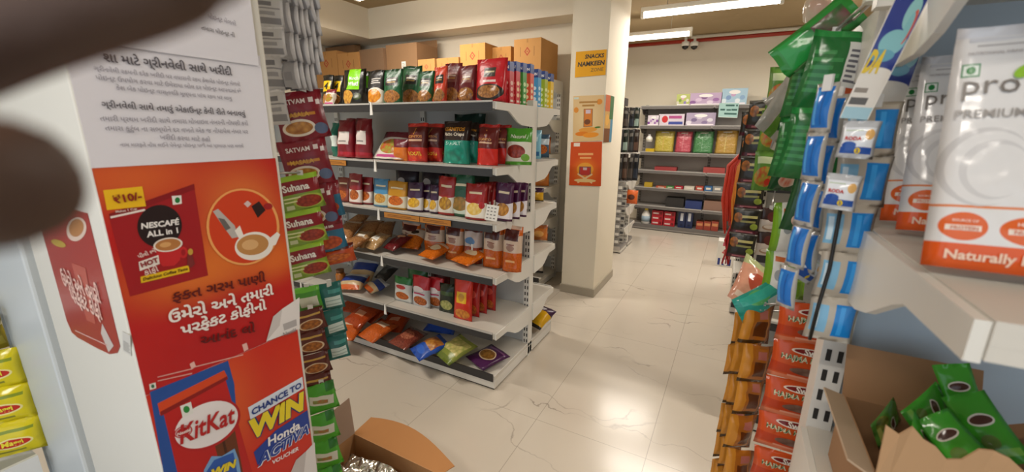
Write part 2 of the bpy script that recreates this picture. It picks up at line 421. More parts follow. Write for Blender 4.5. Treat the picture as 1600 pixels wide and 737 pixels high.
gondola('shelf_rack', 'white double sided shop rack full of snacks in front of the cream pillar', [-3.83, -2.93, -2.03, GX], GY, .502, .40, ZA, ZA, 1.76, 'hi')
gondola('shelf_rack', 'tall white wall rack with cardboard cartons on top, behind the snack rack', [-4.85, -3.5, -2.55, -1.62], 4.10, .42, 0, (2.05, 1.68, 1.35, 1.03, .70, .40), (), 2.045, 'hi')
GR = (M_GREY, M_GREY, M_GREYD, mat('#6c6865', .5))
gondola('shelf_rack', 'grey wall rack at the far wall holding toys, folders and bottles', [-1.42, -.37, .68, 1.7], 7.40, .40, 0, (1.965, 1.67, 1.262, .975, .697, .40), (), 2.0, 'hi', GR, True, .08, False)
gondola('shelf_rack', 'small white rack behind the pillar hung with dark stationery', [-2.6, -1.9, -1.2], 5.72, .36, .34, (1.3, .95, .6, .33), (1.3, .95, .6, .33), 1.72, 'hi', (M_WHITE, M_GREY, M_GREYD, M_GREYD), True, .08, False)
BX, BY, ZB = .20, .985, 1.435
gondola('shelf_rack', 'white rack end with the white and orange pouches beside the camera', [BX, 1.15, 2.1], BY, .53, .42, (1.80, ZB, .985, .5), (1.80, ZB), 1.9, 'lo', (M_WHITE, M_SHELF, mat('#aebbc6', .42), mat('#9fb0bf', .2)), False)
gondola('shelf_rack', 'white rack hung with dark green packets, second along the aisle', [.14, 1.1, 2.0], 2.78, .45, .42, (1.7, 1.35, 1.0, .65, .35), (1.7, 1.35, 1.0, .65, .35), 1.86, 'lo')
gondola('shelf_rack', 'white rack third along the aisle, beyond the dark hanging packets', [.115, 1.1, 2.0], 4.44, .45, .42, (1.4, 1.05, .7, .38), (1.4, 1.05, .7, .38), 1.5, 'lo')

# ================================================================ packet styles
NUT = ('#c88a45', '#6a3a18', 16); PAS = ('#e3b24a', '#a5641f', 14); ORG = ('#e87a1e', '#8d3c0c', 18); CURRY = ('#d9762b', '#6d2411', 13); SAL = ('#8fae3b', '#c2402a', 9)
def lines(n, u0, u1, v0, v1, c): return [('r', u0, v0+(v1-v0)*i/n, u1-(.12*(i % 2)), v0+(v1-v0)*(i+.5)/n, c) for i in range(n)]
ST = {}
def style(key, name, cat, kind, depth, base, layers, texts=(), rough=.28, crinkle=1.0, bump=.25): ST[key] = dict(name=name, cat=cat, kind=kind, d=depth, base=base, layers=layers, texts=texts, rough=rough, cr=crinkle, bump=bump, m=None)
# top shelf
style('blackyellow', 'snack_pouch', 'snack pouch', 'doy', .07, '#17150f', [('r', .2, .45, .85, .8, '#e2bb12'), ('e', .5, .2, .36, .17, NUT)], [('4', .52, .63, .3, '#17150f', {'b': .04})])
style('munch', 'snack_pouch', 'snack pouch', 'doy', .08, '#141410', [('r', .26, .42, .78, 1, '#86d81e'), ('e', .3, .2, .26, .2, PAS), ('e', .75, .22, .14, .1, '#3c4a22')], [('Munch', .52, .74, .42, '#ffffff'), ('What!', .52, .58, .46, '#ffffff', {'b': .03})])
style('limeblack', 'snack_pouch', 'snack pouch', 'doy', .06, '#12140e', [('r', .1, .5, .9, .85, '#6dbf2a')])
style('cheese', 'snack_pouch', 'snack pouch', 'doy', .07, '#1b1a18', [('e', .5, .12, .7, .36, '#e8e0d0'), ('e', .45, .24, .42, .2, ('#f0a52a', '#c26a12', 10)), *lines(3, .25, .8, .6, .78, '#d8d4cc')])
def nutp(c, lab='#2b2623'): return [('e', .5, .2, .42, .19, NUT), ('r', .2, .52, .8, .76, lab), ('r', .28, .66, .72, .70, '#d8cfc0'), ('r', .3, .60, .7, .63, '#c9a25a')]
style('greennut', 'nut_pouch', 'nut pouch', 'doy', .07, '#1d5a35', nutp(0) + [('r', 0, .93, 1, 1, '#143f26')])
style('orangenut', 'nut_pouch', 'nut pouch', 'doy', .07, '#d8492f', nutp(0))
style('maroonnut', 'nut_pouch', 'nut pouch', 'doy', .07, '#6a1f25', nutp(0, '#8e5a52'))
style('rednut', 'nut_pouch', 'nut pouch', 'doy', .075, '#c8202c', [('e', .5, .2, .46, .2, '#2a201d'), ('e', .5, .22, .36, .15, NUT), ('r', .3, .56, .68, .78, '#3a352c'), ('r', .34, .66, .64, .7, '#d6c79c'), ('r', .3, .44, .7, .49, '#f1d9d4')])
style('greenslim', 'nut_pouch', 'nut pouch', 'doy', .05, '#5a9a34', [('r', .2, .3, .8, .6, '#e9ead9')])
# crisps
style('tealbag', 'crisps_bag', 'crisps bag', 'pillow', .08, '#176b58', [('r', .2, .3, .9, .62, '#d8e2da')])
style('crimson', 'crisps_bag', 'crisps bag', 'brick', .08, '#7c1420', [('r', .2, .34, .82, .68, '#d9cfc8'), ('r', .28, .4, .7, .44, '#8b8480'), ('r', 0, 0, 1, .14, '#a61a2a')])
style('mixlying', 'crisps_bag', 'snack bag', 'pillow', .05, '#d9d2c6', [('r', 0, .72, 1, 1, '#7d2130'), ('e', .5, .4, .4, .24, SAL), ('r', .1, .05, .9, .13, '#c04a86')])
style('orangebag', 'crisps_bag', 'snack bag', 'pillow', .06, '#d8741c', [('r', 0, .6, 1, 1, '#6d2430')])
ROOT = [('r', 0, .36, 1, 1, '#5c1a18'), ('r', .0, .9, 1, 1, '#d23a30'), ('r', .18, .52, .82, .57, '#cfa98c'), ('e', .5, .14, .3, .1, ('#e8541f', '#c22617', 8))]
style('rootchips', 'crisps_bag', 'crisps bag', 'pillow', .09, '#c92a22', ROOT, [('ROOTS', .5, .2, .62, '#f0c23a', {'b': .03}), ('/', .5, .78, .1, '#e8a33a'), ('CORNITOS', .5, .64, .64, '#e39a4a')])
style('rootred', 'crisps_bag', 'crisps bag', 'pillow', .09, '#d3281f', [('r', 0, .40, 1, 1, '#641a18'), ('r', .0, .92, 1, 1, '#b02622'), ('r', .2, .52, .8, .56, '#cfa98c')], [('CORNITOS', .5, .62, .68, '#e7a552'), ('/', .5, .78, .1, '#e8a33a')])
style('tealchips', 'crisps_bag', 'crisps bag', 'pillow', .10, '#17907a', [('r', 0, .54, 1, 1, '#2a1713'), ('e', .5, .2, .34, .14, ('#2bb096', '#0f6c5b', 7))], [('CORNITOS', .5, .80, .72, '#e39a2a', {'b': .03}), ('Nacho Crisps', .5, .67, .74, '#f1e6d0'), ('SEA SALT', .5, .47, .6, '#bfe8dc')])
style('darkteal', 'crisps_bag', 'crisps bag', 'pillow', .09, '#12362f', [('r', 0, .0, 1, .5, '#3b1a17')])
style('greenchips', 'crisps_bag', 'snack bag', 'pillow', .08, '#e6e3d6', [('r', 0, .62, 1, 1, '#4c9a2d'), ('e', .42, .36, .36, .18, ('#b2402a', '#6d1c16', 12)), ('r', 0, 0, 1, .09, '#5aa535'), ('e', .78, .2, .16, .1, '#78b043')], [('Natural', .5, .77, .6, '#f4f4e8', {'i': .2})])
style('lightblue', 'crisps_bag', 'snack bag', 'pillow', .07, '#86c5de', [('r', .1, .1, .9, .25, '#2d6fa8'), ('r', .2, .6, .8, .75, '#bfe3ef')])
style('bluejar', 'crisps_bag', 'snack bag', 'pillow', .07, '#3b5b74', [('e', .5, .35, .4, .2, ORG), ('r', 0, .55, 1, .8, '#cfe0ea')])
# retail pouches of the third shelf
def rp(top, food, lo='#e6e0d4', extra=()): return dict(base=lo, layers=[('r', 0, .56, 1, 1, top), ('e', .5, .56, .62, .11, top), ('e', .48, .3, .36, .17, food), ('r', 0, 0, 1, .06, top), ('r', .2, .72, .8, .78, '#e9d9b8'), *extra])
for k, top, food, lo in (('spbrown', '#7a2a1c', CURRY, '#8b3b2a'), ('spmaroon', '#8a1c26', CURRY, '#e3d6cd'), ('spblue', '#2b4f86', PAS, '#7d97b0'), ('spblue2', '#4b8cb6', PAS, '#c6c9b0'), ('spgold', '#c48a1c', ORG, '#d9cfb4'),
                         ('sppurple', '#3a1a3e', ('#edc02e', '#b8801a', 9), '#d8d2cc'), ('spred', '#a3201f', ('#cfa030', '#7d4a18', 9), '#d9d2c4'), ('spgreen', '#1d5a3c', ('#a87830', '#6b5a1d', 9), '#c5cfc0'),
                         ('spredwhite', '#9a1c1c', ('#e8d38a', '#d9a92c', 9), '#ece6da'), ('sppurplewhite', '#4a1740', ('#d9a04a', '#8d5522', 9), '#e6e0e4')):
    q = rp(top, food, lo, [('e', .82, .42, .12, .1, '#b01f22')] if k == 'spredwhite' else [])
    style(k, 'spice_pouch', 'spice pouch', 'doy', .045, q['base'], q['layers'])
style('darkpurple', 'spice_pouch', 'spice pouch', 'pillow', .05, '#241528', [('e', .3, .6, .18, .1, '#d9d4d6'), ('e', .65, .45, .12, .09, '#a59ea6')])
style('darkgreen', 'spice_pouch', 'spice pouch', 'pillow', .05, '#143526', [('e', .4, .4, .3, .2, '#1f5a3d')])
# pulses
style('dal', 'pulse_pack', 'pulse pack', 'brick', .075, ('#d96a18', '#b34c0c', 30), [('r', 0, .42, 1, .8, '#cfb6a0'), ('r', .14, .68, .86, .92, '#4a1a17'), ('r', .05, .93, .95, 1, '#c9a893'), ('e', .5, .52, .2, .07, '#a0796a'), ('r', .3, .58, .7, .61, '#8d5c50'), ('r', .3, .20, .75, .25, '#e9b27a')], rough=.2)
style('dalblue', 'pulse_pack', 'pulse pack', 'brick', .075, ('#b1421b', '#7d2c10', 30), [('r', 0, .42, 1, .8, '#c4b3ac'), ('r', .1, .8, .9, 1, '#4a1a17'), ('e', .45, .56, .3, .09, '#4b78a8'), ('r', .55, .22, .66, .5, '#e8e2dc')], rough=.2)
style('dallying', 'pulse_pack', 'pulse pack', 'pillow', .06, ('#e27818', '#b9540e', 30), [('e', .5, .5, .3, .14, '#f2d9b0'), ('r', .05, .7, .95, .95, '#d6b79c')], rough=.16)
style('peanut', 'pulse_pack', 'peanut pack', 'pillow', .06, ('#b98450', '#7d5030', 26), [('r', .1, .88, .9, 1, '#c7ae92')], rough=.16)
style('peanutlabel', 'pulse_pack', 'peanut pack', 'pillow', .06, ('#d2ae7c', '#9a7448', 26), [('r', .3, .42, .72, .66, '#efeae0'), ('r', .36, .5, .66, .53, '#9a948c')], rough=.16)
style('maroonlying', 'pulse_pack', 'bean pack', 'pillow', .06, ('#7d1f26', '#4d1015', 30), [('e', .5, .75, .3, .12, '#d49a6a')], rough=.16)
style('beansorange', 'pulse_pack', 'pulse pack', 'pillow', .06, ('#e07a1c', '#a84e10', 26), [('r', 0, .5, 1, .85, '#d8c4b0'), ('e', .5, .66, .2, .1, '#3a2a20')], rough=.16)
# fifth shelf
style('greenwhite', 'noodle_pack', 'snack packet', 'pillow', .05, '#dcdcd6', [('r', 0, .74, 1, 1, '#2a7a3a'), ('e', .5, .27, .36, .16, ORG), ('e', .45, .62, .3, .08, '#c9302c'), ('r', 0, 0, 1, .06, '#b9bcbc')])
style('redsilver', 'noodle_pack', 'snack packet', 'pillow', .05, '#c9c9cb', [('r', 0, .6, 1, 1, '#c01f2a'), ('e', .5, .2, .36, .16, CURRY), ('e', .4, .58, .34, .09, '#f1e6e6'), ('r', .2, .42, .8, .47, '#b4305a')])
style('blackgreen', 'noodle_pack', 'snack packet', 'pillow', .045, '#1f2a1a', [('e', .5, .28, .4, .17, ('#c9c07a', '#7d8a3c', 9)), ('r', .1, .62, .9, .75, '#3f5a2a')])
style('redyellow', 'noodle_pack', 'snack packet', 'pillow', .05, '#d0301c', [('r', .22, .44, .74, .72, '#e9b81e'), ('e', .48, .58, .16, .1, '#c8902a'), ('e', .5, .16, .4, .13, ('#eca63e', '#b8521c', 10))])
style('redplain', 'noodle_pack', 'snack packet', 'pillow', .045, '#a8201c', [('e', .5, .2, .36, .14, CURRY), ('e', .5, .62, .3, .1, '#d9584a')])
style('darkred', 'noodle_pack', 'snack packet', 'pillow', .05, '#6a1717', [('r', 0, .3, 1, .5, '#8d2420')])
style('bluewhite', 'noodle_pack', 'noodle pack', 'pillow', .06, '#d0b489', [('r', 0, .4, 1, .75, '#27408c'), ('r', 0, .75, 1, 1, '#c9cdd2'), ('r', .1, .0, .9, .2, '#d8662a')])
style('blackbag', 'noodle_pack', 'noodle pack', 'pillow', .06, '#1d1d1c', [('e', .4, .5, .3, .2, '#4a4a46')])
style('greentop', 'noodle_pack', 'snack packet', 'pillow', .05, '#2d6b38', [('e', .4, .4, .3, .2, '#b9c6ad')])
# base
style('redpulse', 'pulse_pack', 'lentil pack', 'pillow', .06, ('#b5481c', '#8a3212', 34), [('r', .3, .4, .7, .6, '#c98a66')], rough=.14)
style('orangepulse', 'pulse_pack', 'lentil pack', 'pillow', .06, ('#d86a2a', '#a84a1a', 34), [('r', .25, .62, .75, .85, '#e0c3a6')], rough=.14)
style('rajma', 'pulse_pack', 'bean pack', 'pillow', .06, ('#9a4a38', '#5c2a22', 30), [('r', .0, .84, 1, 1, '#7a6a66'), ('e', .5, .5, .3, .2, ('#c98060', '#7d3a2c', 16))], rough=.14)
style('bluepasta', 'pasta_pack', 'pasta pack', 'pillow', .07, '#1f4fae', [('r', .1, .42, .9, .86, ('#dca03c', '#8a3a20', 9)), ('e', .5, .22, .3, .1, '#2f66cc')])
style('greenpasta', 'pasta_pack', 'pasta pack', 'pillow', .07, '#8a9440', [('r', .08, .3, .92, .85, ('#e3d08a', '#9aa14c', 9)), ('r', 0, 0, 1, .16, '#6b7a2c')])
style('bluefar', 'pasta_pack', 'pasta pack', 'pillow', .06, '#2350b4', [('e', .5, .55, .34, .2, '#4a3a30')])
style('purpleflat', 'pasta_pack', 'snack packet', 'pillow', .045, '#4b1c4e', [('e', .5, .5, .34, .24, '#e2c9a8'), ('e', .5, .5, .3, .2, ('#b9843a', '#6d4418', 10)), ('r', .1, .84, .9, .9, '#7d4a80')])
style('yellowcrumple', 'snack_pouch', 'snack bag', 'pillow', .1, '#d8a412', [('r', 0, .68, 1, 1, '#3d1d40'), ('e', .4, .82, .2, .08, '#d9d4d8'), ('r', 0, 0, 1, .1, '#2a2420')])
style('orangepack', 'snack_pouch', 'snack bag', 'pillow', .07, '#c9742a', [('e', .5, .45, .3, .2, '#e6a85a'), ('r', 0, .8, 1, 1, '#8d4a1c')])
style('whiteorange', 'snack_pouch', 'snack bag', 'pillow', .06, '#d9cdbc', [('r', 0, .55, 1, .85, '#c9682a'), ('r', 0, .0, 1, .14, '#2a2a2c')])
style('folder', 'plastic_folder', 'file folder', 'brick', .03, '#d8c32a', [('r', .1, .15, .9, .85, '#e2cf52')])

def make(key, w, h, seed, parent=None, texts=None, d=None):
    s = ST[key]
    if s['m'] is None: s['m'] = art(s['base'], s['layers'], s['rough'], s['bump'])
    return pouch(s['name'], w, h, d or s['d'], s['kind'], s['m'], seed, s['texts'] if texts is None else texts, parent, crinkle=s['cr'])
_sd = [0]
def shelf_group(key, zs):
    lv = {1.725: 'top', 1.377: 'second', 1.061: 'third', .742: 'fourth', .387: 'fifth', .10: 'base'}[zs]
    return ST[key]['cat']+'s on the %s shelf of the snack rack' % lv
def stand(key, x0, x1, yt, zs, Y, label, lean=6, rz=0, group=None, X=None, **kw):
    """a packet standing on the shelf at height zs, its front near Y"""
    _sd[0] += 1
    xm = (x0+x1)/2
    if X is not None: Y = at(xm, yt+25, X=X).y
    c = at(xm, yt+25, Y=Y); yb = pj((c.x, Y, zs))[1]; ym = (yt+yb)/2
    a, b = at(x0, ym, Y=Y), at(x1, ym, Y=Y); w_ = (b.x-a.x)*(1.04 if ST[key]['kind'] == 'doy' else .98)/max(.5, math.cos(math.radians(rz))); h_ = (at(xm, yt, Y=Y+.02).z-zs)/math.cos(math.radians(lean))
    o = make(key, w_, h_, _sd[0], **kw)
    d = kw.get('d') or ST[key]['d']
    o.location = ((a.x+b.x)/2, Y+d*.5, zs+.001+ d*(.5 if ST[key]['kind'] != 'pillow' else .3)*math.sin(math.radians(lean))); o.rotation_euler = (-math.radians(lean), 0, math.radians(rz))
    return tag(o, label, ST[key]['cat'], group or shelf_group(key, zs))
def lie(key, px, py, w_, h_, zs, label, rz=0, tilt=80, lift=.0, group=None, d=None, roll=0):
    """a packet lying on the shelf: its middle seen at the pixel"""
    _sd[0] += 1; d = d or ST[key]['d']
    w_ *= 1.12; h_ *= 1.12
    o = make(key, w_, h_, _sd[0], d=d); t = math.radians(tilt)
    p = at(px, py, Z=zs+d*.5+lift)
    R = Matrix.Rotation(math.radians(rz), 4, 'Z') @ Matrix.Rotation(-t, 4, 'X') @ Matrix.Rotation(math.radians(roll), 4, 'Y')
    o.location = p - (R @ Vector((0, 0, h_/2))); o.location.z = max(o.location.z, zs+d*.5*math.sin(t)+.004+lift)
    o.rotation_euler = R.to_euler()
    return tag(o, label, ST[key]['cat'], group or shelf_group(key, zs))

# ================================================================ the snack rack
Z1, Z2, Z3, Z4, Z5 = ZA
for k, x0, x1, yt, Y, lb in (
    ('blackyellow', 497, 513, 117, 2.05, 'black and yellow snack pouch at the far end of the top shelf'),
    ('blackyellow', 513, 529, 118, 2.09, 'black and yellow snack pouch standing right against the lime fronted pouch on the top shelf'),
    ('munch', 529, 562, 108, 2.03, 'black pouch with bright lime panel of white writing on the top shelf'),
    ('limeblack', 561, 570, 112, 2.10, 'narrow black pouch with lime patch squeezed behind the lime fronted pouch'),
    ('cheese', 569, 593, 110, 2.03, 'black pouch with white swoosh and orange snack picture on the top shelf'),
    ('greennut', 592, 621, 108, 2.03, 'dark green nut pouch next to the black pouch with the white swoosh'),
    ('greennut', 622, 651, 103, 2.13, 'tallest dark green nut pouch, middle one of three on the top shelf'),
    ('greennut', 646, 671, 111, 2.02, 'dark green nut pouch touching the orange red nut pouch'),
    ('orangenut', 671, 691, 104, 2.03, 'orange red nut pouch between green and maroon pouches'),
    ('maroonnut', 688, 714, 99, 2.10, 'maroon nut pouch next to the orange red pouch'),
    ('maroonnut', 711, 737, 102, 2.03, 'maroon nut pouch next to the slim green pouch'),
    ('greenslim', 734, 743, 112, 2.10, 'slim green pouch edge between maroon and big red nut pouches'),
    ('rednut', 738, 784, 92, 2.02, 'large bright red nut pouch with peanuts picture at the front of the top shelf'),
    ('rednut', 748, 788, 95, 2.16, 'second bright red nut pouch hidden behind the large red one')):
    stand(k, x0, x1, yt, Z1, Y, lb)
stand('mixlying', 500, 516, 140, Z1, 2.0, 'small red and white packet low at the far corner of the top shelf', 20)
# tall crisp cartons along the end of the top shelf
for i, (px0, px1, yt, c, dots, lb) in enumerate(((788, 798, 96, '#c8202a', '#e8b9b0', 'tall red snack carton with blue top, first in the row along the shelf end'), (798, 808, 96, '#cc2630', '#f0c9a0', 'tall red snack carton with blue top, touching the green carton'), (808, 819, 98, '#3a9a3c', '#cde8b0', 'tall green snack carton with blue top'),
     (819, 831, 100, '#dd4a2c', '#f3d9b0', 'tall orange red snack carton with blue top, next to the sky blue one'), (831, 843, 108, '#3a9ad2', '#c9e6f5', 'tall sky blue snack carton'), (843, 852, 111, '#a8b81c', '#e9efb0', 'tall lime yellow snack carton'), (852, 862, 115, '#e8bf14', '#f7ecb0', 'tall yellow snack carton, last at the rear of the shelf end'))):
    p = at((px0+px1)/2, 160, X=-1.20); Yb = p.y
    h_ = at(px0, yt, Y=Yb).z-Z1-.002; w_ = .052
    fr = art(c, [('r', 0, .78, 1, 1, '#1d3f8a'), ('e', .5, .5, .3, .05, dots), ('e', .5, .36, .26, .05, dots), ('e', .5, .22, .3, .05, dots), ('r', .2, .05, .8, .1, '#e9e4d8')], .35, 0)
    o = carton_box('snack_carton', w_, w_, h_, fr, fr, [('FUN', .5, .87, .8, '#ffffff', {'b': .04})]); o.location = (-1.215, Yb+.03, Z1+.002)
    tag(o, lb, 'snack carton')
for k, x0, x1, yt, Y, lb in (
    ('tealbag', 510, 522, 193, 2.06, 'narrow dark teal bag at the far end of the second shelf'),
    ('crimson', 520, 546, 188, 2.04, 'dark crimson bag with white label, next to the teal bag'),
    ('crimson', 547, 572, 186, 2.04, 'dark crimson bag with white label, nearest the lying colourful bag'),
    ('crimson', 532, 560, 186, 2.17, 'dark crimson bag peeping from behind the two others'),
    ('orangebag', 608, 634, 218, 2.05, 'low orange bag beside the lying colourful bag on the second shelf'),
    ('rootchips', 627, 660, 193, 2.03, 'brown and red crisps bag with bright red top on the second shelf'),
    ('rootchips', 654, 684, 194, 2.10, 'brown and red crisps bag beside the teal crisps bag'),
    ('rootchips', 662, 696, 194, 2.24, 'brown and red crisps bag in the second row behind the teal bag'),
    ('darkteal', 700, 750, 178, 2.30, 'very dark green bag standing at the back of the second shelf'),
    ('tealchips', 683, 727, 190, 2.02, 'large teal and black crisps bag with orange name on the second shelf'),
    ('tealchips', 718, 742, 193, 2.14, 'teal and black crisps bag half hidden behind the front one'),
    ('rootred', 738, 772, 195, 2.04, 'maroon topped red crisps bag next to the teal bags'),
    ('rootred', 764, 791, 196, 2.16, 'maroon topped red crisps bag behind, close to the green and white bag')):
    stand(k, x0, x1, yt, Z2, Y, lb)
stand('mixlying', 576, 624, 209, Z2, 2.04, 'pale bag with maroon top and coloured snack picture leaning back on the second shelf', 40)
stand('greenchips', 787, 824, 201, Z2, 2.17, 'white and green snack bag with a red snack picture at the shelf end', 6, 18)
SP = [('spbrown', 523, 541, 278, 2.04, 'brown spice pouch at the far end of the third shelf'), ('spmaroon', 540, 560, 272, 2.02, 'maroon and white spice pouch next to the brown one'), ('spmaroon', 557, 577, 277, 2.05, 'maroon and white spice pouch next to the dark blue pouch'),
    ('spblue', 562, 582, 288, 2.10, 'dark blue spice pouch behind the light blue one'), ('spblue2', 579, 603, 280, 2.03, 'light blue spice pouch next to the gold one'), ('spgold', 601, 631, 284, 2.02, 'gold and orange spice pouch on the third shelf'),
    ('sppurple', 632, 656, 286, 2.02, 'dark purple pouch with yellow food, next to the gold pouch'), ('sppurple', 655, 669, 289, 2.05, 'dark purple pouch with yellow food, in the middle of three'), ('sppurple', 667, 681, 290, 2.03, 'dark purple pouch with yellow food, touching the red topped pouch'),
    ('spred', 680, 706, 277, 2.03, 'red topped pouch with olive picture between purple and green pouches'), ('spgreen', 698, 735, 274, 2.04, 'dark green topped spice pouch on the third shelf'),
    ('spredwhite', 723, 755, 288, 2.00, 'red and white pouch with yellow snack, front of its row of four'), ('spredwhite', 736, 762, 287, 2.07, 'red and white pouch, second of its row of four'), ('spredwhite', 747, 769, 286, 2.13, 'red and white pouch, third of its row of four'), ('spredwhite', 757, 776, 285, 2.19, 'red and white pouch, last of its row of four'),
    ('sppurplewhite', 770, 797, 287, 2.06, 'purple and white pouch behind the paper price tag'), ('sppurplewhite', 788, 809, 286, 2.14, 'purple and white pouch, second of the row at the shelf end'), ('sppurplewhite', 801, 820, 287, 2.22, 'purple and white pouch, last of the row at the shelf end'),
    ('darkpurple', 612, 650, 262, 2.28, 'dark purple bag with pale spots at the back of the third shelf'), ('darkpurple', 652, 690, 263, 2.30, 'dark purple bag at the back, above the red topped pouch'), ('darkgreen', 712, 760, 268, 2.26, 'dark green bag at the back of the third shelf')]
for k, x0, x1, yt, Y, lb in SP: stand(k, x0, x1, yt, Z3, Y, lb)
for k, x0, x1, yt, Y, lb in (
    ('dal', 622, 652, 350, 2.22, 'clear topped orange lentil pack standing behind the orange bean packs, first of the row'), ('dal', 657, 689, 350, 2.16, 'orange lentil pack standing second in the row on the fourth shelf'), ('dal', 690, 719, 350, 2.12, 'orange lentil pack standing beside the one with a blue print'),
    ('dalblue', 719, 748, 351, 2.12, 'red brown lentil pack with a blue print'), ('dal', 749, 781, 354, 2.11, 'orange lentil pack next to the last one of the row'), ('dal', 780, 811, 355, 2.10, 'last orange lentil pack of the row, at the shelf end')):
    stand(k, x0, x1, yt, Z4, Y, lb, 4)
for k, px, py, w_, h_, lb, rz, tl, lf in (
    ('peanut', 543, 372, .15, .2, 'brown clear peanut pack at the far end of the fourth shelf', 10, 62, .02), ('peanut', 560, 352, .16, .18, 'brown clear peanut pack on top of the heap at the back', -20, 60, .05), ('peanut', 600, 366, .14, .16, 'brown clear peanut pack behind the labelled packs', 30, 62, .03),
    ('peanut', 552, 388, .14, .16, 'brown clear peanut pack lying at the front far corner of the fourth shelf', -12, 68, .0), ('peanut', 578, 366, .15, .17, 'brown clear peanut pack in the middle of the heap', 14, 60, .03),
    ('peanutlabel', 566, 382, .12, .15, 'clear nut pack with white label, farther from the maroon pack', 12, 62, .0), ('peanutlabel', 590, 385, .12, .15, 'clear nut pack with white label, nearer the maroon pack', -8, 62, .0),
    ('maroonlying', 622, 386, .13, .16, 'maroon bean pack lying beside the labelled nut packs', -15, 66, .0), ('beansorange', 648, 383, .15, .18, 'orange pack with black emblem leaning on the lentil packs', 8, 58, .0),
    ('dallying', 682, 398, .15, .17, 'orange lentil pack lying flat in front, farther one', -14, 74, .0), ('dallying', 737, 406, .17, .19, 'orange lentil pack lying flat in front, nearer one', -18, 76, .0)):
    lie(k, px, py, w_, h_, Z4, lb, rz, tl, lf)
for k, x0, x1, yt, Y, lb in (
    ('greenwhite', 611, 640, 434, 2.04, 'silver snack packet with green top on the fifth shelf'), ('redsilver', 639, 668, 433, 2.04, 'red and silver snack packet next to the green topped one'), ('redsilver', 663, 689, 435, 2.08, 'red and silver snack packet next to the black packet'),
    ('blackgreen', 682, 707, 444, 2.05, 'black packet with greenish food picture on the fifth shelf'), ('redyellow', 704, 734, 440, 2.01, 'red packet with yellow square emblem, front of its row'), ('redplain', 726, 746, 439, 2.09, 'red snack packet right behind the one with the yellow square'),
    ('redplain', 740, 758, 438, 2.16, 'red snack packet, third in the row behind the yellow square'), ('redplain', 753, 772, 437, 2.23, 'red snack packet, last of the row near the shelf end'),
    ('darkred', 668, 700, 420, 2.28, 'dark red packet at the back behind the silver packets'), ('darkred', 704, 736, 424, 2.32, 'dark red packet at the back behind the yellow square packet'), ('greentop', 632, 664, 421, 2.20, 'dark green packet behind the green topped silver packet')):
    stand(k, x0, x1, yt, Z5, Y, lb, 5)
for k, px, py, w_, h_, lb, rz, tl, lf in (
    ('bluewhite', 552, 446, .18, .16, 'blue and tan noodle pack lying near the amber jar', 22, 70, .0), ('bluewhite', 570, 432, .2, .2, 'crumpled blue and tan noodle pack on the fifth shelf', 15, 55, .0), ('bluewhite', 588, 450, .18, .13, 'blue noodle pack lying in front on the fifth shelf', -25, 76, .0), ('blackbag', 604, 433, .14, .13, 'black crumpled pack between noodle packs and green packet', -10, 60, .02)):
    lie(k, px, py, w_, h_, Z5, lb, rz, tl, lf)
p = at(533, 440, Y=2.06)
t = empty('amber_jar', (p.x, 2.06, Z5+.001)); tag(t, 'amber jar at the far end of the fifth shelf', 'jar')
MB().lathe([(.03, 0), (.036, .01), (.036, .10), (.026, .118)], n=16).build('jar_body', mat('#a8641c', .2), t, True)
MB().lathe([(.03, .118), (.03, .14), (.02, .142)], n=16).build('jar_lid', mat('#6b4420', .4), t, True)
for k, px, py, w_, h_, lb, rz, tl, lf in (
    ('redpulse', 560, 478, .2, .24, 'red lentil pack on top of the heap at the far end of the base shelf', 10, 74, .05), ('redpulse', 590, 492, .2, .22, 'red lentil pack second on the heap of the base shelf', -14, 72, .03), ('orangepulse', 545, 520, .17, .2, 'orange lentil pack at the front far corner of the base shelf', 20, 78, .0),
    ('orangepulse', 590, 521, .19, .2, 'orange lentil pack lying in front on the base shelf beside the flat bean pack', -10, 78, .0),
    ('redpulse', 626, 484, .2, .22, 'red lentil pack at the back near end of the lentil heap', 6, 66, .03), ('redpulse', 566, 500, .2, .22, 'red lentil pack in the middle of the lentil heap', -6, 72, .045), ('redpulse', 618, 508, .18, .2, 'red lentil pack between the heap and the blue packs', 16, 76, .0),
    ('rajma', 638, 532, .17, .19, 'flat clear bean pack between the lentils and the blue pasta pack', -8, 80, .0), ('bluefar', 692, 512, .22, .16, 'blue pasta pack lying at the back of the base shelf', 12, 70, .0),
    ('bluepasta', 672, 548, .17, .2, 'blue pasta pack with food window at the front of the base shelf', -30, 76, .0), ('greenpasta', 711, 552, .2, .2, 'olive green pasta pack next to the blue one', -24, 74, .01),
    ('purpleflat', 762, 560, .19, .19, 'dark purple packet lying at the front corner of the base shelf', -24, 84, .0), ('yellowcrumple', 845, 504, .14, .18, 'crumpled yellow and purple bag on the rear end of the base shelf', -20, 62, .0)):
    lie(k, px, py, w_, h_, .10, lb, rz, tl, lf)
# goods on the rear side, seen past the rack end
for k, px, py, z, w_, h_, lb, rz in (('lightblue', 842, 220, Z2, .13, .2, 'pale blue snack bag on the rear of the second shelf, seen past the rack end', 35), ('bluejar', 856, 218, Z2, .12, .17, 'dark blue snack bag behind the pale blue one', 30), ('orangepack', 851, 366, Z4, .14, .12, 'orange brown pack on the rear of the fourth shelf', 30), ('yellowcrumple', 846, 300, Z3, .13, .10, 'small yellow bag on the rear of the third shelf', 20)):
    q = at(px, py, X=-1.235)
    o = make(k, w_, h_, px); o.location = (-1.285, q.y, z+.006); o.rotation_euler = (-.08, 0, math.radians(rz*.7)); tag(o, lb, ST[k]['cat'])
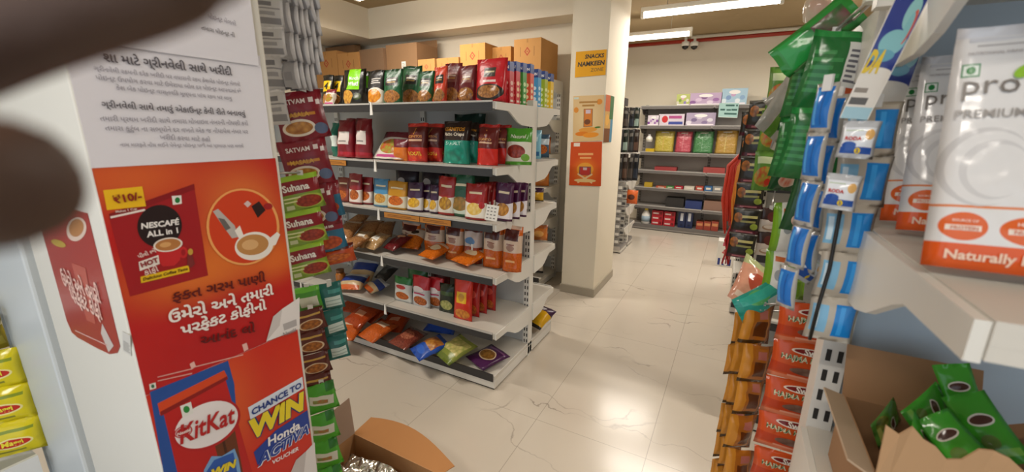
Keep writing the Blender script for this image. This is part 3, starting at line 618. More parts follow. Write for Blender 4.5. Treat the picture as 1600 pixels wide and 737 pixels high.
# tags and labels on the shelf fronts
p = at(768, 332, Y=1.955); t = MB().slab(*(at(x, y, Y=1.954) for x, y in ((757, 343), (776, 346), (780, 322), (761, 319))), .002).build('price_card', art('#eeece6', [('r', .1+.28*i, .12+.22*j, .26+.28*i, .2+.22*j, '#8d8a86') for i in range(3) for j in range(4)], .6, 0)); tag(t, 'white printed price card stuck on the third shelf', 'price card')
for x0, x1, lb in ((600, 655, 'orange label strip on the third shelf front, farther half'), (656, 704, 'orange label strip on the third shelf front, nearer half')):
    a, b = at(x0, 331+(x0-600)*.13, Y=1.952), at(x1, 331+(x1-600)*.13, Y=1.952)
    t = MB().slab((a.x, 1.952, Z3-.04), (b.x, 1.952, Z3-.04), (b.x, 1.952, Z3-.006), (a.x, 1.952, Z3-.006), .002).build('label_strip', art('#b8782a', lines(2, .1, .9, .3, .8, '#7d4c18'), .5, 0)); tag(t, lb, 'label strip')
a, b = at(512, 247, Y=1.952), at(540, 249, Y=1.952)
t = MB().slab((a.x, 1.952, Z2-.04), (b.x, 1.952, Z2-.04), (b.x, 1.952, Z2-.006), (a.x, 1.952, Z2-.006), .002).build('label_strip', art('#b8782a', lines(2, .1, .9, .3, .8, '#7d4c18'), .5, 0)); tag(t, 'orange label strip on the front of the second shelf', 'label strip')

# ---------------------------------------------------------------- cartons on the wall rack
def carton(px0, px1, yt, Y, dep, label, col='#b98a52', prt=True, flaps=False, zs=2.05, tape=True):
    a, b = at(px0, yt+30, Y=Y), at(px1, yt+30, Y=Y); h_ = at((px0+px1)/2, yt, Y=Y).z-zs-.002; w_ = b.x-a.x
    t = empty('cardboard_carton', ((a.x+b.x)/2, Y+dep/2, zs+.001)); tag(t, label, 'carton')
    m = mat(col, .8, bump=.05, bscale=40)
    fr = art(col, [('s', .42, .60, .58, .76, 45, '#a8402c'), ('s', .45, .63, .55, .73, 45, col), ('r', .47, .67, .53, .69, '#a8402c'), ('r', .24, .56, .255, .8, '#6d4a28'), ('r', .745, .56, .76, .8, '#6d4a28'), ('r', .3, .34, .7, .37, '#a07444'), ('r', .47, .9, .53, 1, '#a9783f')], .8, .05) if prt else m
    mb = MB().bx(-w_/2, w_/2, -dep/2, dep/2, 0, h_, 0, 1); mb.build('carton_body', [m, fr], t)
    if flaps:
        MB().slab((-w_/2, dep/2-.004, h_), (w_/2, dep/2-.004, h_), (w_/2-.02, dep/2+.02, h_+.09), (-w_/2+.02, dep/2+.02, h_+.09), .004).build('flap', m, t)
    else:
        MB().bx(-w_/2, w_/2, -.002, .002, h_, h_+.0012).bx(-w_/2+.01, w_/2-.01, -.03, .03, h_+.0002, h_+.001).build('lid_tape', mat('#c3a06a', .35), t)
    return t
carton(494, 528, 80, 3.72, .3, 'orange brown carton at the far end of the wall rack', '#b3824a')
carton(529, 562, 82, 3.72, .3, 'orange brown carton with red diamond, second from the far end', '#b3824a')
carton(508, 556, 72, 4.05, .10, 'dull brown carton with raised flap behind the two far orange ones', '#8d6a48', False, True)
carton(563, 600, 76, 3.74, .34, 'dark brown open carton in the middle of the wall rack', '#7d6046', False)
t = carton(604, 652, 68, 3.78, .36, 'large brown carton with white label in the middle of the wall rack', '#8f6c4a', False, True)
_w = 0
MB().slab((.0, -.1815, .17), (.06, -.1815, .17), (.06, -.1815, .25), (.0, -.1815, .25), .001).build('shipping_label', art('#e6e2da', lines(4, .15, .85, .2, .85, '#9a948c'), .6, 0), t)
carton(654, 680, 92, 3.68, .3, 'small orange brown carton with red diamond behind the dark green and orange pouches', '#b58348')
carton(683, 717, 90, 3.70, .3, 'small orange brown carton behind the maroon pouches', '#b58348')
carton(719, 758, 68, 3.72, .36, 'tall orange carton with red diamond in the nearer half of the wall rack', '#c08a48')
carton(768, 798, 73, 3.86, .24, 'orange carton set back between the two tall ones', '#c08a48')
carton(803, 845, 60, 3.70, .40, 'tallest orange carton with red diamond at the near end of the wall rack', '#be8a4c')
for i, (k, px, py, z, lb) in enumerate((('orangepack', 852, 268, 1.35, 'orange brown pack on the wall rack behind the rack end, upper one'), ('orangepack', 850, 318, 1.03, 'orange brown pack on the wall rack, one shelf lower'), ('whiteorange', 848, 405, .40, 'white and orange pack low on the wall rack'), ('whiteorange', 842, 432, .10, 'white and orange pack on the base of the wall rack'))):
    q = at(px, py, Y=3.82); o = make(k, .17, .16, 40+i); o.location = (q.x-.05, 3.84, z+.008); o.rotation_euler = (-.12, 0, .2); tag(o, lb, ST[k]['cat'])

# ---------------------------------------------------------------- signs on the pillar
def board(name, label, cat, quad, m, texts=(), th=.003, mb_back='#e8e4da'):
    a, b, c, d = (Vector(p) for p in quad)
    o = MB().slab(a, b, c, d, th, 0, 1).build(name, [m, mat(mb_back, .6)]); tag(o, label, cat)
    n = (b-a).cross(d-a).normalized()*.0008; w_, h_ = (b-a).length, (d-a).length
    if texts: lettering(texts, lambda u, v: tuple(a+(b-a)*u+(d-a)*v+(c-d-b+a)*(u*v)+n), w_, h_, o)
    return o
YP = PY0-.0045
def flat(px, y=YP): return [at(x, yy, Y=y) for x, yy in px]
board('paper_sign', 'yellow paper sign with black capitals high on the pillar', 'sign', flat(((898, 121), (946, 117), (948, 77), (900, 81))), art('#e8a70c', [], .7, .02), [('SNACKS', .62, .78, .62, '#2a1c08', {'b': .035, 'i': .1}), ('NAMKEEN', .52, .5, .88, '#2a1c08', {'b': .035, 'i': .1}), ('ZONE', .72, .24, .42, '#8d6a18', {'b': .02, 'i': .1})])
q = flat(((895, 222), (942, 219), (944, 148), (896, 150)))
board('drink_poster', 'beige drink poster with an orange juice pack on the pillar', 'poster', q, art('#e0c08a', [('g', .5, .5, .6, .5, '#ecd6a6'), ('r', .35, .33, .65, .72, '#8a5a3a'), ('r', .37, .34, .63, .71, '#dd8430'), ('e', .48, .44, .1, .06, '#7a4a2a'), ('s', .42, .62, .58, .70, 0, '#d8c8d8'), ('e', .5, .26, .3, .06, '#e8a040'), ('e', .3, .18, .22, .05, '#e8851e'), ('e', .6, .14, .26, .06, '#f09a2a'), ('e', .1, .7, .08, .06, '#e0902a'), ('e', .86, .86, .09, .06, '#e0902a'), ('e', .82, .3, .1, .02, '#4a7a2a'), ('r', .2, .84, .8, .88, '#b5843c'), ('r', .3, .77, .7, .81, '#b5843c'), ('r', .02, .93, .18, .97, '#c9d8d0')], .4, .02))
board('orange_poster', 'bright orange poster with a crest lower on the pillar', 'poster', flat(((889, 289), (939, 291), (941, 221), (892, 222))), art('#d5521c', [('g', .5, .35, .5, .4, '#ee8a2a'), ('e', .5, .38, .26, .15, '#eaa038'), ('r', .32, .24, .68, .44, '#7a4a5a'), ('r', .35, .25, .65, .42, '#c03a34'), ('s', .44, .36, .56, .42, 0, '#d9c0c0'), ('s', .25, .15, .75, .19, 24, '#e8c89a'), ('s', .25, .15, .75, .19, -24, '#e8c89a'), ('e', .5, .12, .34, .04, '#e8c88a'), ('r', .1, .9, .3, .98, '#f2e6d8'), ('r', .26, .7, .74, .75, '#f0b070'), ('r', .32, .62, .68, .66, '#f0b070')], .4, .02))
XP = PX1+.0045
zt, zb = at(950, 148, X=XP).z, at(950, 222, X=XP).z
ya, yb = PY0+.01, at(958, 180, X=XP).y
board('side_poster', 'narrow product poster around the corner of the pillar', 'poster', [(XP, ya, zb), (XP, yb, zb), (XP, yb, zt), (XP, ya, zt)], art('#cfa35c', [('r', 0, .66, .55, 1, '#c8602a'), ('r', .55, .5, 1, 1, '#3a6a3a'), ('r', 0, 0, .7, .3, '#7a4a24'), ('r', .7, 0, 1, .5, '#4f8aa8'), ('e', .3, .48, .2, .12, '#e8b04a')], .4, .02))

# ================================================================ far wall rack
def farbox(name, x0, x1, yt, z, m, label, cat, dep=.16, front=None, texts=(), Y=7.06, group=None):
    xm = (x0+x1)/2; a, b = at(x0, yt+10, Y=Y), at(x1, yt+10, Y=Y); h_ = max(.02, at(xm, yt, Y=Y).z-z-.002)
    o = carton_box(name, b.x-a.x, dep, h_, m, front, texts); o.location = ((a.x+b.x)/2, Y+dep/2, z+.002)
    return tag(o, label, cat, group)
FZ = (1.965, 1.67, 1.262, .975, .697, .40, .08)
def toy(base, spots): return art(base, [('e', .1+.18*i, .25+.2*(i % 3), .1, .14, c) for i, c in enumerate(spots)] + [('e', .5, .78, .22, .13, '#f2f0ee'), ('r', .05, .05, .95, .14, '#f0e9ee')], .35, .02)
farbox('toy_box', 1057, 1078, 147, FZ[0], mat('#b9c05a', .5), 'yellow green toy box on top of the grey wall rack', 'toy box', .14, toy('#b9c46a', ('#d8d2c0', '#7a9a3c', '#e0a0c0', '#8a7ab8', '#e3e0d0')))
farbox('toy_box', 1078, 1128, 145, FZ[0], mat('#b8a0c0', .5), 'long lilac toy box on top of the grey wall rack', 'toy box', .14, toy('#bfa5c6', ('#8a5a9a', '#d8c2dc', '#7a4a86', '#e3d5e6', '#9a6aa8')))
farbox('toy_box', 1128, 1168, 138, FZ[0], mat('#9cc0d8', .5), 'light blue toy box on top of the grey wall rack', 'toy box', .14, toy('#a5c6da', ('#d8e6ee', '#7a9ac8', '#c6a0c8', '#e0e9f0', '#86a8cc')))
farbox('toy_box', 1012, 1030, 180, FZ[1], mat('#7a4a9a', .5), 'small white and purple box at the dim end of the grey rack', 'toy box', .14, toy('#e0d6e0', ('#7a3a92', '#b090c0', '#6a2a86', '#a070b0', '#7a3a92')))
farbox('toy_box', 1029, 1069, 178, FZ[1], mat('#9a4a86', .5), 'white and violet box with a red spot on the grey rack', 'toy box', .14, art('#d8cdd8', [('e', .25, .55, .12, .3, '#c9282c'), ('r', .4, .1, .95, .35, '#3a4a9a'), ('r', .4, .6, .9, .85, '#b04a86')], .4, .02))
farbox('toy_box', 1072, 1118, 176, FZ[1], mat('#a090b0', .5), 'grey lilac patterned box on the second shelf of the grey rack', 'toy box', .14, toy('#b0a2bc', ('#e0dae4', '#7a6a90', '#d2cad8', '#8a78a0', '#e3dfe8')))
for i, (x0, x1, yt, c, lb) in enumerate(((1022, 1053, 205, '#b8a646', 'yellow plastic folder at the dim end of the grey rack'), (1055, 1081, 206, '#b8505c', 'red and pink plastic folder on the grey rack'), (1083, 1115, 205, '#4a8250', 'green plastic folder on the grey rack'), (1118, 1153, 204, '#b08c42', 'gold plastic folder next to the dark hanging packets'))):
    Y = 7.08; a, b = at(x0, 220, Y=Y), at(x1, 220, Y=Y); h_ = at(x0, yt, Y=Y).z-FZ[2]
    o = pouch('plastic_folder', b.x-a.x, h_, .035, 'brick', art(c, [('r', .06, .06, .94, .94, c), ('r', .44, .06, .47, .94, ('#b86a70', '#3a6a44', '#cabb70', '#c9a65c')[(i+3) % 4] if i in (0, 3) else ('#d0828c' if i == 1 else '#6a9a6c')), ('r', .3, .90, .7, .95, '#d8d4c8')], .14, .9, 30), 70+i)
    o.location = ((a.x+b.x)/2, Y+.04, FZ[2]+.006); o.rotation_euler = (-.12, 0, 0); tag(o, lb, 'folder')
farbox('notebook', 1022, 1056, 261, FZ[3], mat('#9a3a3a', .5), 'flat dull red book on the fourth shelf of the grey rack, farther', 'book', .2)
farbox('notebook', 1098, 1132, 262, FZ[3], mat('#a04440', .5), 'flat dull red book on the fourth shelf of the grey rack, nearer', 'book', .2)
for x0, x1, c, lb in ((1024, 1040, '#c05a3a', 'rust red'), (1040, 1052, '#4a8a4a', 'green'), (1053, 1066, '#b83040', 'crimson'), (1068, 1084, '#d0c8b8', 'cream'), (1086, 1098, '#b04a3a', 'brick red'), (1100, 1112, '#3a6a9a', 'blue'), (1113, 1128, '#8a8a88', 'grey')):
    farbox('card_game', x0, x1, 291, FZ[4], mat(c, .5), 'thin %s box lying on the fifth shelf of the grey rack' % lb, 'box', .14, art(c, [('r', .2, .3, .8, .7, '#e0d8c8')], .5, .02))
farbox('pencil_case', 1040, 1068, 309, FZ[5], mat('#2a2826', .6), 'dark pencil case on the sixth shelf of the grey rack', 'pencil case', .18)
farbox('notebook', 1070, 1096, 314, FZ[5], mat('#27386e', .5), 'navy blue book on the sixth shelf of the grey rack', 'book', .2)
farbox('notebook', 1099, 1128, 314, FZ[5], mat('#8a6a5a', .5), 'brown book on the sixth shelf of the grey rack', 'book', .2)
M_RB = art('#b3202c', [('r', .1, .3, .6, .6, '#e0c8c4'), ('r', .7, .2, .9, .8, '#7d1018')], .45, .02)
for r in range(3):
    for i in range(2):
        a, b = at(1018+i*19, 340, Y=7.06), at(1036+i*19, 340, Y=7.06)
        o = carton_box('tissue_box', b.x-a.x-.004, .12, .078, mat('#a01c26', .5), M_RB); o.location = ((a.x+b.x)/2, 7.12, .083+r*.0795)
        tag(o, 'red box in the stack on the grey rack base, %s row, %s the binders' % (('bottom', 'middle', 'top')[r], ('away from', 'beside')[i]), 'box')
for i in range(2):
    t = farbox('ring_binder', 1060+i*12, 1071+i*12, 329, FZ[6], mat('#1d2a52', .4), ('navy ring binder with white spine label beside the red boxes', 'navy ring binder with white spine label, second from the red boxes')[i], 'binder', .2, art('#1d2a52', [('r', .3, .4, .7, .85, '#d2d6de'), ('e', .5, .16, .2, .05, '#0e1530')], .4, .02))
for i in range(3):
    farbox('snack_carton', 1087+i*12, 1098+i*12, 346, FZ[6], mat('#9a4a32', .5), 'low red brown pack on the base of the grey rack, %s from the binders' % ('first', 'second', 'third')[i], 'pack', .15, art('#9a4030', [('r', .1, .5, .9, .8, '#c98a5a')], .5, .02))
def bottle(px, pyb, yt, z, c, cap, label, r=.05, Y=7.1):
    p = at(px, pyb-10, Y=Y); h_ = at(px, yt, Y=Y).z-z
    t = empty('bottle', (p.x, Y, z+.002)); tag(t, label, 'bottle')
    MB().lathe([(r*.85, 0), (r, .01), (r, h_*.55), (r*.5, h_*.76), (r*.36, h_*.82)], n=14).build('bottle_body', mat(c, .3), t, True)
    MB().lathe([(r*.42, h_*.82), (r*.42, h_*.97), (r*.3, h_)], n=12).build('cap', mat(cap, .35), t, True)
    MB().lathe([(r+.0012, h_*.15), (r+.0012, h_*.48)], n=14).build('bottle_label', mat('#e0dccb' if c != '#e8e6e0' else '#9ab0c0', .5), t, True)
bottle(1009, 352, 323, FZ[6], '#e8e6e0', '#d8c23a', 'large white bottle with yellow cap on the base of the grey rack', .07)
bottle(1014, 232, 210, 1.42, '#e4e2dc', '#c8c8c8', 'white bottle standing on the yellow bottle display', .05, 7.02)
farbox('bottle_carrier', 1008, 1021, 232, FZ[2], mat('#c9a81c', .4), 'yellow box under a white bottle at the dim end of the grey rack', 'box', .12, Y=7.02)
farbox('snack_carton', 1006, 1018, 285, FZ[4], mat('#b99a2c', .5), 'yellow box at the dim end of the fifth shelf of the grey rack', 'box', .12, Y=7.04)
p = [at(x, y, Y=6.985) for x, y in ((1122, 183), (1152, 184), (1155, 161), (1124, 161))]
board('paper_sign', 'pale teal paper sign with dark print hung on the edge of the grey rack', 'sign', p, art('#9fc4c0', [('r', .34, .78, .78, .90, '#2b5a54'), ('r', .86, .78, .95, .90, '#2b5a54'), ('r', .08, .48, .32, .60, '#2b5a54'), ('r', .40, .47, .62, .58, '#2b5a54'), ('r', .65, .48, .94, .60, '#2b5a54'), ('r', .3, .2, .94, .32, '#2b5a54'), ('r', 0, .0, 1, .04, '#c9d8d2')], .6, .02))

# ---------------------------------------------------------------- dark stationery on the small rack behind the pillar
SX = -1.185
def panel_x(name, px0, py0, px1, py1, th, m, label, cat, X=SX, texts=()):
    """a thing hung against the rack end, its front seen between two corner pixels"""
    a, b = at(px0, (py0+py1)/2, X=X), at(px1, (py0+py1)/2, X=X); zt, zb = at((px0+px1)/2, py0, X=X).z, at((px0+px1)/2, py1, X=X).z
    o = MB().bx(X, X+th, min(a.y, b.y), max(a.y, b.y), zb, zt).build(name, m, bevel=.004); return tag(o, label, cat)
panel_x('small_sign', 968, 152, 981, 165, .006, mat('#1d1a18', .4), 'small black card on top of the stationery rack', 'card'); _sg = bpy.data.objects['small_sign']; _zb = min(v.co.z for v in _sg.data.vertices); _ym = sum(v.co.y for v in _sg.data.vertices)/8; MB().tube([(-1.19, _ym, _zb+.01), (-1.20, 5.70, 1.70)], .005, 6).build('sign_post', mat('#2a2826', .4), _sg)
YE = 5.30
def hang_card(px, py0, py1, wpx, Y, c, c2, label):
    p = at(px, (py0+py1)/2, Y=Y); zt, zb = at(px, py0, Y=Y).z, at(px, py1, Y=Y).z; w_ = at(px+wpx, py0, Y=Y).x-at(px, py0, Y=Y).x
    t = pouch('stationery_card', w_, zt-zb, .02, 'pillow', art(c, [('r', .1, .1, .9, .45, c2), ('r', .2, .7, .8, .85, '#6a6660')], .3, .2), int(px*7+py0))
    t.location = (p.x, Y, zb)
    MB().tube([(0, .0, zt-zb-.008), (0, 5.37-Y if Y < 5.37 else .0, zt-zb+.004), (min(-1.215-p.x, 0), max(5.39-Y, 0), zt-zb+.004)], .003, 6).build('peg', mat('#8a8884', .4), t)
    return tag(t, label, 'stationery pack')
i = 0
for row, (y0, y1) in enumerate(((168, 200), (202, 238), (240, 282))):
    for cx, Yh in ((962, 5.18), (970, 5.25), (978, 5.32), (987, 5.46), (995, 5.6)):
        c, c2 = (('#1a1a1c', '#3a3a3c'), ('#231f1e', '#4d443e'), ('#17221c', '#8fa39a'), ('#2a1e1a', '#5c4438'), ('#15171c', '#2e3440'))[(i*3+row) % 5]
        nth = ('first', 'second', 'third', 'fourth', 'fifth')[i % 5]
        hang_card(cx-row*.8, y0, y1, 9, Yh, c, c2, 'dark stationery pack on the small rack, %s row, %s from the pillar' % (('top', 'middle', 'bottom')[row], nth)); i += 1
for k, (px, y0, y1, c) in enumerate(((958, 284, 384, '#b8b6b2'), (966, 286, 388, '#8a8886'), (973, 288, 380, '#a9a6a0'))):
    p = at(px, (y0+y1)/2, Y=5.22+k*.07); Yk = 5.22+k*.07; zt, zb = at(px, y0, Y=Yk).z, max(.13, at(px, y1, Y=Yk).z)
    t = empty('hanging_card_strip', (p.x, Yk, zt)); tag(t, 'pale strip of small carded goods on the stationery rack, %s from the pillar' % ('first', 'second', 'third')[k], 'card strip')
    MB().tube([(0, 0, 0), (-1.21-p.x, 0, .01)], .004, 6).build('hook', mat('#8a8884', .4), t); n = 8; hh = (zt-zb)/n
    MB().bx(-.004, .004, .004, .006, zb-zt, 0).build('tape', mat('#5c5a58', .5), t)
    for j in range(n): MB().bx(-.035, .035, -.006, .004, -(j+1)*hh+.012, -j*hh).build('card', art(c, [('r', .15, .2, .85, .6, '#4a4a4c' if k != 1 else '#e2e0da')], .4, .02), t)
o = pouch('stationery_card', .16, .18, .06, 'pillow', art('#d0622a', [('e', .5, .5, .3, .2, '#5a2a16')], .3), 91); q = at(986, 318, Y=5.55); o.location = (q.x, 5.55, q.z); tag(o, 'orange pack hanging on the small rack behind the pillar', 'stationery pack')
for i, (px, py, c) in enumerate(((985, 338, '#5c4a42'), (984, 362, '#8a847c'))):
    q = at(px, py, Y=5.5); zz = (.6, .33)[i]; o = carton_box('stationery_box', .14, .12, .1, mat(c, .5), art(c, [('r', .2, .2, .8, .6, '#c9c2b8')], .5, .02)); o.location = (-1.3, 5.47, zz+.001); tag(o, ('brown box on the middle shelf of the small rack', 'grey box on the lowest shelf of the small rack')[i], 'box')

# ================================================================ racks along the aisle: hanging strips
def strip(name, label, cat, X, Y, ztop, n, w_, h_, d, key, rz=0, roll=0, seed=0, texts=None, pitch=None, partname='sachet', jit=.012, tilt=0, hang=None):
    """a strip of linked sachets hanging from its clip; the sachets are its parts"""
    if isinstance(X, tuple):
        p = at(X[0], X[1], Y=Y); X = p.x; ztop = p.z if ztop is None else ztop
    t = empty(name, (X, Y, ztop)); t.rotation_euler = (0, 0, math.radians(rz)); tag(t, label, cat)
    s = ST[key]; pitch = pitch or h_*.99
    for i in range(n):
        o = make(key, w_, h_, seed+i, t, texts, d); o.name = partname
        rr = random.Random(seed*31+i)
        o.location = (rr.uniform(-jit, jit)*.6, rr.uniform(-jit, jit)*.5, -pitch*(i+1)); o.rotation_euler = (math.radians(tilt)+rr.uniform(-.06, .06), math.radians(roll)+rr.uniform(-.03, .03), rr.uniform(-.1, .1))
    MB().bx(-.007, .007, -.002, .002, -.012, .012).build('hang_tab', mat('#d8d8d6', .3), t)
    if hang:
        Ri = Matrix.Rotation(-math.radians(rz), 3, 'Z')
        MB().tube([(0, 0, .006), tuple(Ri @ (Vector(hang)-Vector((X, Y, ztop))))], .003, 6).build('hook', mat('#b9b7b3', .3, .8), t, True)
    return t
style('mehendi', 'sachet', 'sachet strip', 'pillow', .02, '#1f1c14', [('r', 0, 0, 1, .14, '#4a1524'), ('e', .2, .62, .16, .2, ('#c0702a', '#5a3a16', 8)), ('r', .34, .62, .9, .72, '#b9b070'), ('r', .3, .44, .86, .52, '#8d8a4c'), ('e', .82, .3, .14, .12, '#8fa03c'), ('r', .2, .04, .8, .1, '#a5606a'), ('r', 0, .93, 1, 1, '#6d6a62')])
MH = strip('sachet_strip', 'hanging strip of dark henna sachets with maroon bands at the second rack end', 'sachet strip', (1194, 157), 2.2, None, 6, .118, .121, .02, 'mehendi', -4, 0, 5, jit=.005, hang=(.17, 2.34, 1.695))
strip('sachet_strip', 'second strip of dark sachets hanging just behind the front henna strip', 'sachet strip', (1182, 172), 2.42, None, 2, .115, .121, .02, 'mehendi', 14, 0, 15, hang=(.17, 2.5, 1.69))
style('soup', 'sachet', 'sachet strip', 'pillow', .03, '#5d8a34', [('e', .45, .35, .42, .26, SAL), ('r', .1, .68, .7, .85, '#c9d6a8'), ('r', .74, 0, 1, 1, '#2d6a30'), ('e', .55, .22, .12, .09, '#c8321c')])
strip('sachet_strip', 'strip of green soup packets with vegetables beside the henna sachets', 'sachet strip', (1226, 105), 2.0, None, 3, .10, .16, .03, 'soup', 16, 0, 25, hang=(.2, 2.34, 1.70))
style('coffeepk', 'sachet', 'sachet strip', 'pillow', .02, '#d0c4b8', [('r', 0, .52, 1, 1, '#3a2622'), ('e', .6, .66, .26, .2, '#5c2a24'), ('e', .55, .2, .36, .12, '#a5866a'), ('e', .55, .23, .3, .08, '#e3d6c6')])
strip('sachet_strip', 'short strip of dark coffee sachets below the soup packets', 'sachet strip', (1205, 325), 2.22, None, 2, .09, .115, .02, 'coffeepk', 0, 0, 35, hang=(.185, 2.34, 1.32))
# red threads on the third rack end
t = empty('thread_bundle', (.055, 3.35, 1.47)); tag(t, 'bundle of red and orange threads hanging at the end of the third rack', 'threads')
for nm, n0, cs, sp in (('red_threads', 34, '#d03a24', .03), ('orange_threads', 16, '#d8862a', .012)):
    mb = MB(); rr = random.Random(3 if n0 == 34 else 8)
    for i in range(n0):
        bx = rr.uniform(-.1, .0) if n0 == 34 else rr.uniform(-.035, .03); by = rr.uniform(-.05, .05) if n0 == 34 else rr.uniform(-.10, -.06); l = rr.uniform(.36, .62) if n0 == 34 else rr.uniform(.5, .7)
        mb.tube([(.02, 0, .03), (.02+bx*.4, by*.4, -.02), (bx, by, -.12), (bx+rr.uniform(-.012, .012), by, -l*.6), (bx*.7+rr.uniform(-.01, .01), by*.7, -l)], [.006, .008, .011, .010, .004], 6)
    mb.build(nm, mat(cs, .45), t, True)
MB().tube([(.02, 0, .03), (.11, .66, .034)], .004, 6).build('hook', mat('#c9c9c6', .3, .8), t)
mb = MB(); rr = random.Random(5)
for i in range(7): mb.tube([(-.03+i*.006, 0, -.5), (-.03+rr.uniform(-.02, .03), rr.uniform(-.02, .02), -.66), (-.03+rr.uniform(-.03, .03), 0, -.84)], [.004, .009, .003], 6)
mb.build('tassel', mat('#b8242a', .5), t, True)
# carton with navy numerals by the third rack
a, b = at(1120, 412, Z=0), at(1142, 413, Z=0); h_ = .27
t = carton_box('soap_carton', .18, .2, .31, mat('#dcdad4', .5), art('#e6e4de', [('r', .1, .05, .9, .32, '#2a3a86'), ('e', .62, .62, .24, .11, '#b83a44'), ('e', .45, .56, .16, .05, '#c86a6a'), ('r', .3, .82, .7, .96, '#c8506a')], .45, .02), [('10', .5, .185, .5, '#ffffff', {'b': .04})]); t.location = (.03, 5.55, .001); tag(t, 'small white carton with navy numeral panel on the floor by the third rack', 'carton')
# big green packets at the near rack
style('bigGreen', 'herbal_packet', 'herbal packet', 'pillow', .05, '#1d6a32', [('r', .52, .12, .84, .86, '#dcdcd8'), ('r', .54, .18, .84, .3, '#b9502a'), *lines(6, .06, .48, .2, .8, '#3a8a4c'), *lines(7, .56, .82, .36, .8, '#6a6a72'), ('r', 0, .92, 1, 1, '#2a8a42')], rough=.2)
style('darkGreenPk', 'herbal_packet', 'herbal packet', 'pillow', .05, '#174a26', [('r', .3, .45, .8, .75, '#d8d8d4'), ('e', .5, .18, .3, .12, ('#c8502a', '#e0d8c8', 6)), ('r', .36, .5, .74, .7, '#b9b9b4')], rough=.2)
style('limePk', 'herbal_packet', 'herbal packet', 'pillow', .05, '#6f9f1e', [('r', .18, 0, .52, 1, '#e0dfd6'), ('r', .22, .78, .46, .88, '#c8642a'), ('e', .34, .5, .1, .12, '#9aa0a0'), ('r', .52, .4, 1, .44, '#9ac044')], rough=.2)
def hook(x, y, z, dx, dy, L_, label):
    t = empty('display_hook', (x, y, z)); tag(t, label, 'hook')
    MB().tube([(0, 0, 0), (dx*L_, dy*L_, .012)], .004, 6).build('rod', mat('#8d8a84', .3, .9), t, True)
    MB().bx(-.015, .015, -.015, .015, -.02, .02).build('plate', mat('#d8d5cd', .4), t)
hook(.185, 1.04, 1.83, -1, .1, .17, 'thin metal hook at the near rack end holding the green packets')
strip('packet_strip', 'front strip of big dark green packets with white text panel at the near rack', 'packet strip', (1306, 52), 1.12, None, 2, .125, .150, .04, 'bigGreen', 8, 6, 45, partname='packet', hang=(.19, 1.03, 1.83))
strip('packet_strip', 'strip of big dark green packets right behind the front green strip', 'packet strip', (1270, 84), 1.28, None, 2, .105, .150, .04, 'bigGreen', -14, 4, 55, partname='packet', hang=(.19, 1.06, 1.83))
strip('packet_strip', 'farthest strip of dark green packets next to the soup packets', 'packet strip', (1252, 108), 1.46, None, 2, .10, .17, .04, 'darkGreenPk', 40, 5, 65, partname='packet', hang=(.19, 1.08, 1.82))
strip('packet_strip', 'dark green packet with white label hanging below the front green strip', 'packet strip', (1268, 252), 1.16, None, 1, .085, .165, .035, 'darkGreenPk', 6, 5, 75, partname='packet', hang=(.19, 1.03, 1.56))
strip('packet_strip', 'strip of lime green packets with white middle band above the orange sachets', 'packet strip', (1246, 318), 1.32, None, 2, .105, .135, .04, 'limePk', 4, 0, 85, partname='packet', hang=(.20, 1.2, 1.43))
style('topGreen', 'herbal_packet', 'herbal packet', 'pillow', .03, '#2f8a3c', [('r', .2, .1, .8, .5, ('#7a4a54', '#2a6a34', 6)), ('r', .1, .6, .9, .9, '#2f9a48')], rough=.18)
p = at(1338, 8, Y=1.16); q = at(1216, 102, Y=1.16); dv = q-p; o = make('topGreen', .075, dv.length, 501); o.location = p; o.rotation_euler = (0, math.atan2(dv.x, dv.z), 0); tag(o, 'green packet flapping out sideways at the top of the green strips', 'herbal packet')
style('silverBack', 'herbal_packet', 'herbal packet', 'pillow', .03, '#a9a59c', [('r', .4, 0, .7, 1, '#5d8a34')], rough=.15, bump=.5)
for i, (x, y, z, rz, ry, lb) in enumerate(((.07, 1.50, 1.575, 40, 30, 'crumpled silver backed packet below the flapping green one'), (.115, 1.62, 1.52, 60, 14, 'crumpled silver and green packet beside the dark green strips'), (.085, 1.56, 1.64, 30, 40, 'silver backed packet tip pointing to the far wall rack'))):
    o = make('silverBack', .10, .18, 510+i); o.location = (x, y, z); o.rotation_euler = (0, math.radians(ry), math.radians(rz)); tag(o, lb, 'herbal packet')
# orange digestive sachets
style('hajma', 'sachet', 'sachet strip', 'pillow', .025, '#d2501c', [('e', .62, .80, .34, .085, '#e9d9c8'), ('e', .62, .80, .30, .06, '#7d1c1a'), ('r', .0, .16, 1, .42, '#c03c14'), ('e', .55, .30, .24, .10, ('#8a6a5a', '#5a3a2c', 8)), ('e', .88, .2, .1, .08, '#4a8a2a'), ('r', 0, 0, 1, .12, '#e0805a'), ('r', .66, .44, .96, .49, '#f0c0a0'), ('r', .3, .1, .8, .15, '#e8a080')], [('HAJMA HAJAM', .56, .60, .84, '#e9dfb8', {'b': .035}), ('HAJMA HAJAM', .555, .605, .84, '#2a5a26', {'b': .02}), ('Swad', .62, .80, .3, '#f0e6d8', {'b': .03})], rough=.22)
strip('sachet_strip', 'front strip of orange digestive sachets with green writing beside the slotted post', 'sachet strip', .213, 1.17, at(1208, 466, Y=1.16).z, 7, .145, .107, .022, 'hajma', 2, 0, 95, jit=.005, hang=(.215, 1.2, 1.29))
style('gold', 'sachet', 'sachet strip', 'pillow', .03, '#a8641c', [('r', 0, 0, .3, 1, '#c8862c'), ('r', .4, .2, .8, .6, '#5c3010'), ('r', 0, 0, 1, .1, '#4a3418'), ('r', .5, .66, .8, .86, '#b06a5c'), ('r', .84, 0, 1, 1, '#7a4214')], rough=.2, crinkle=1.8)
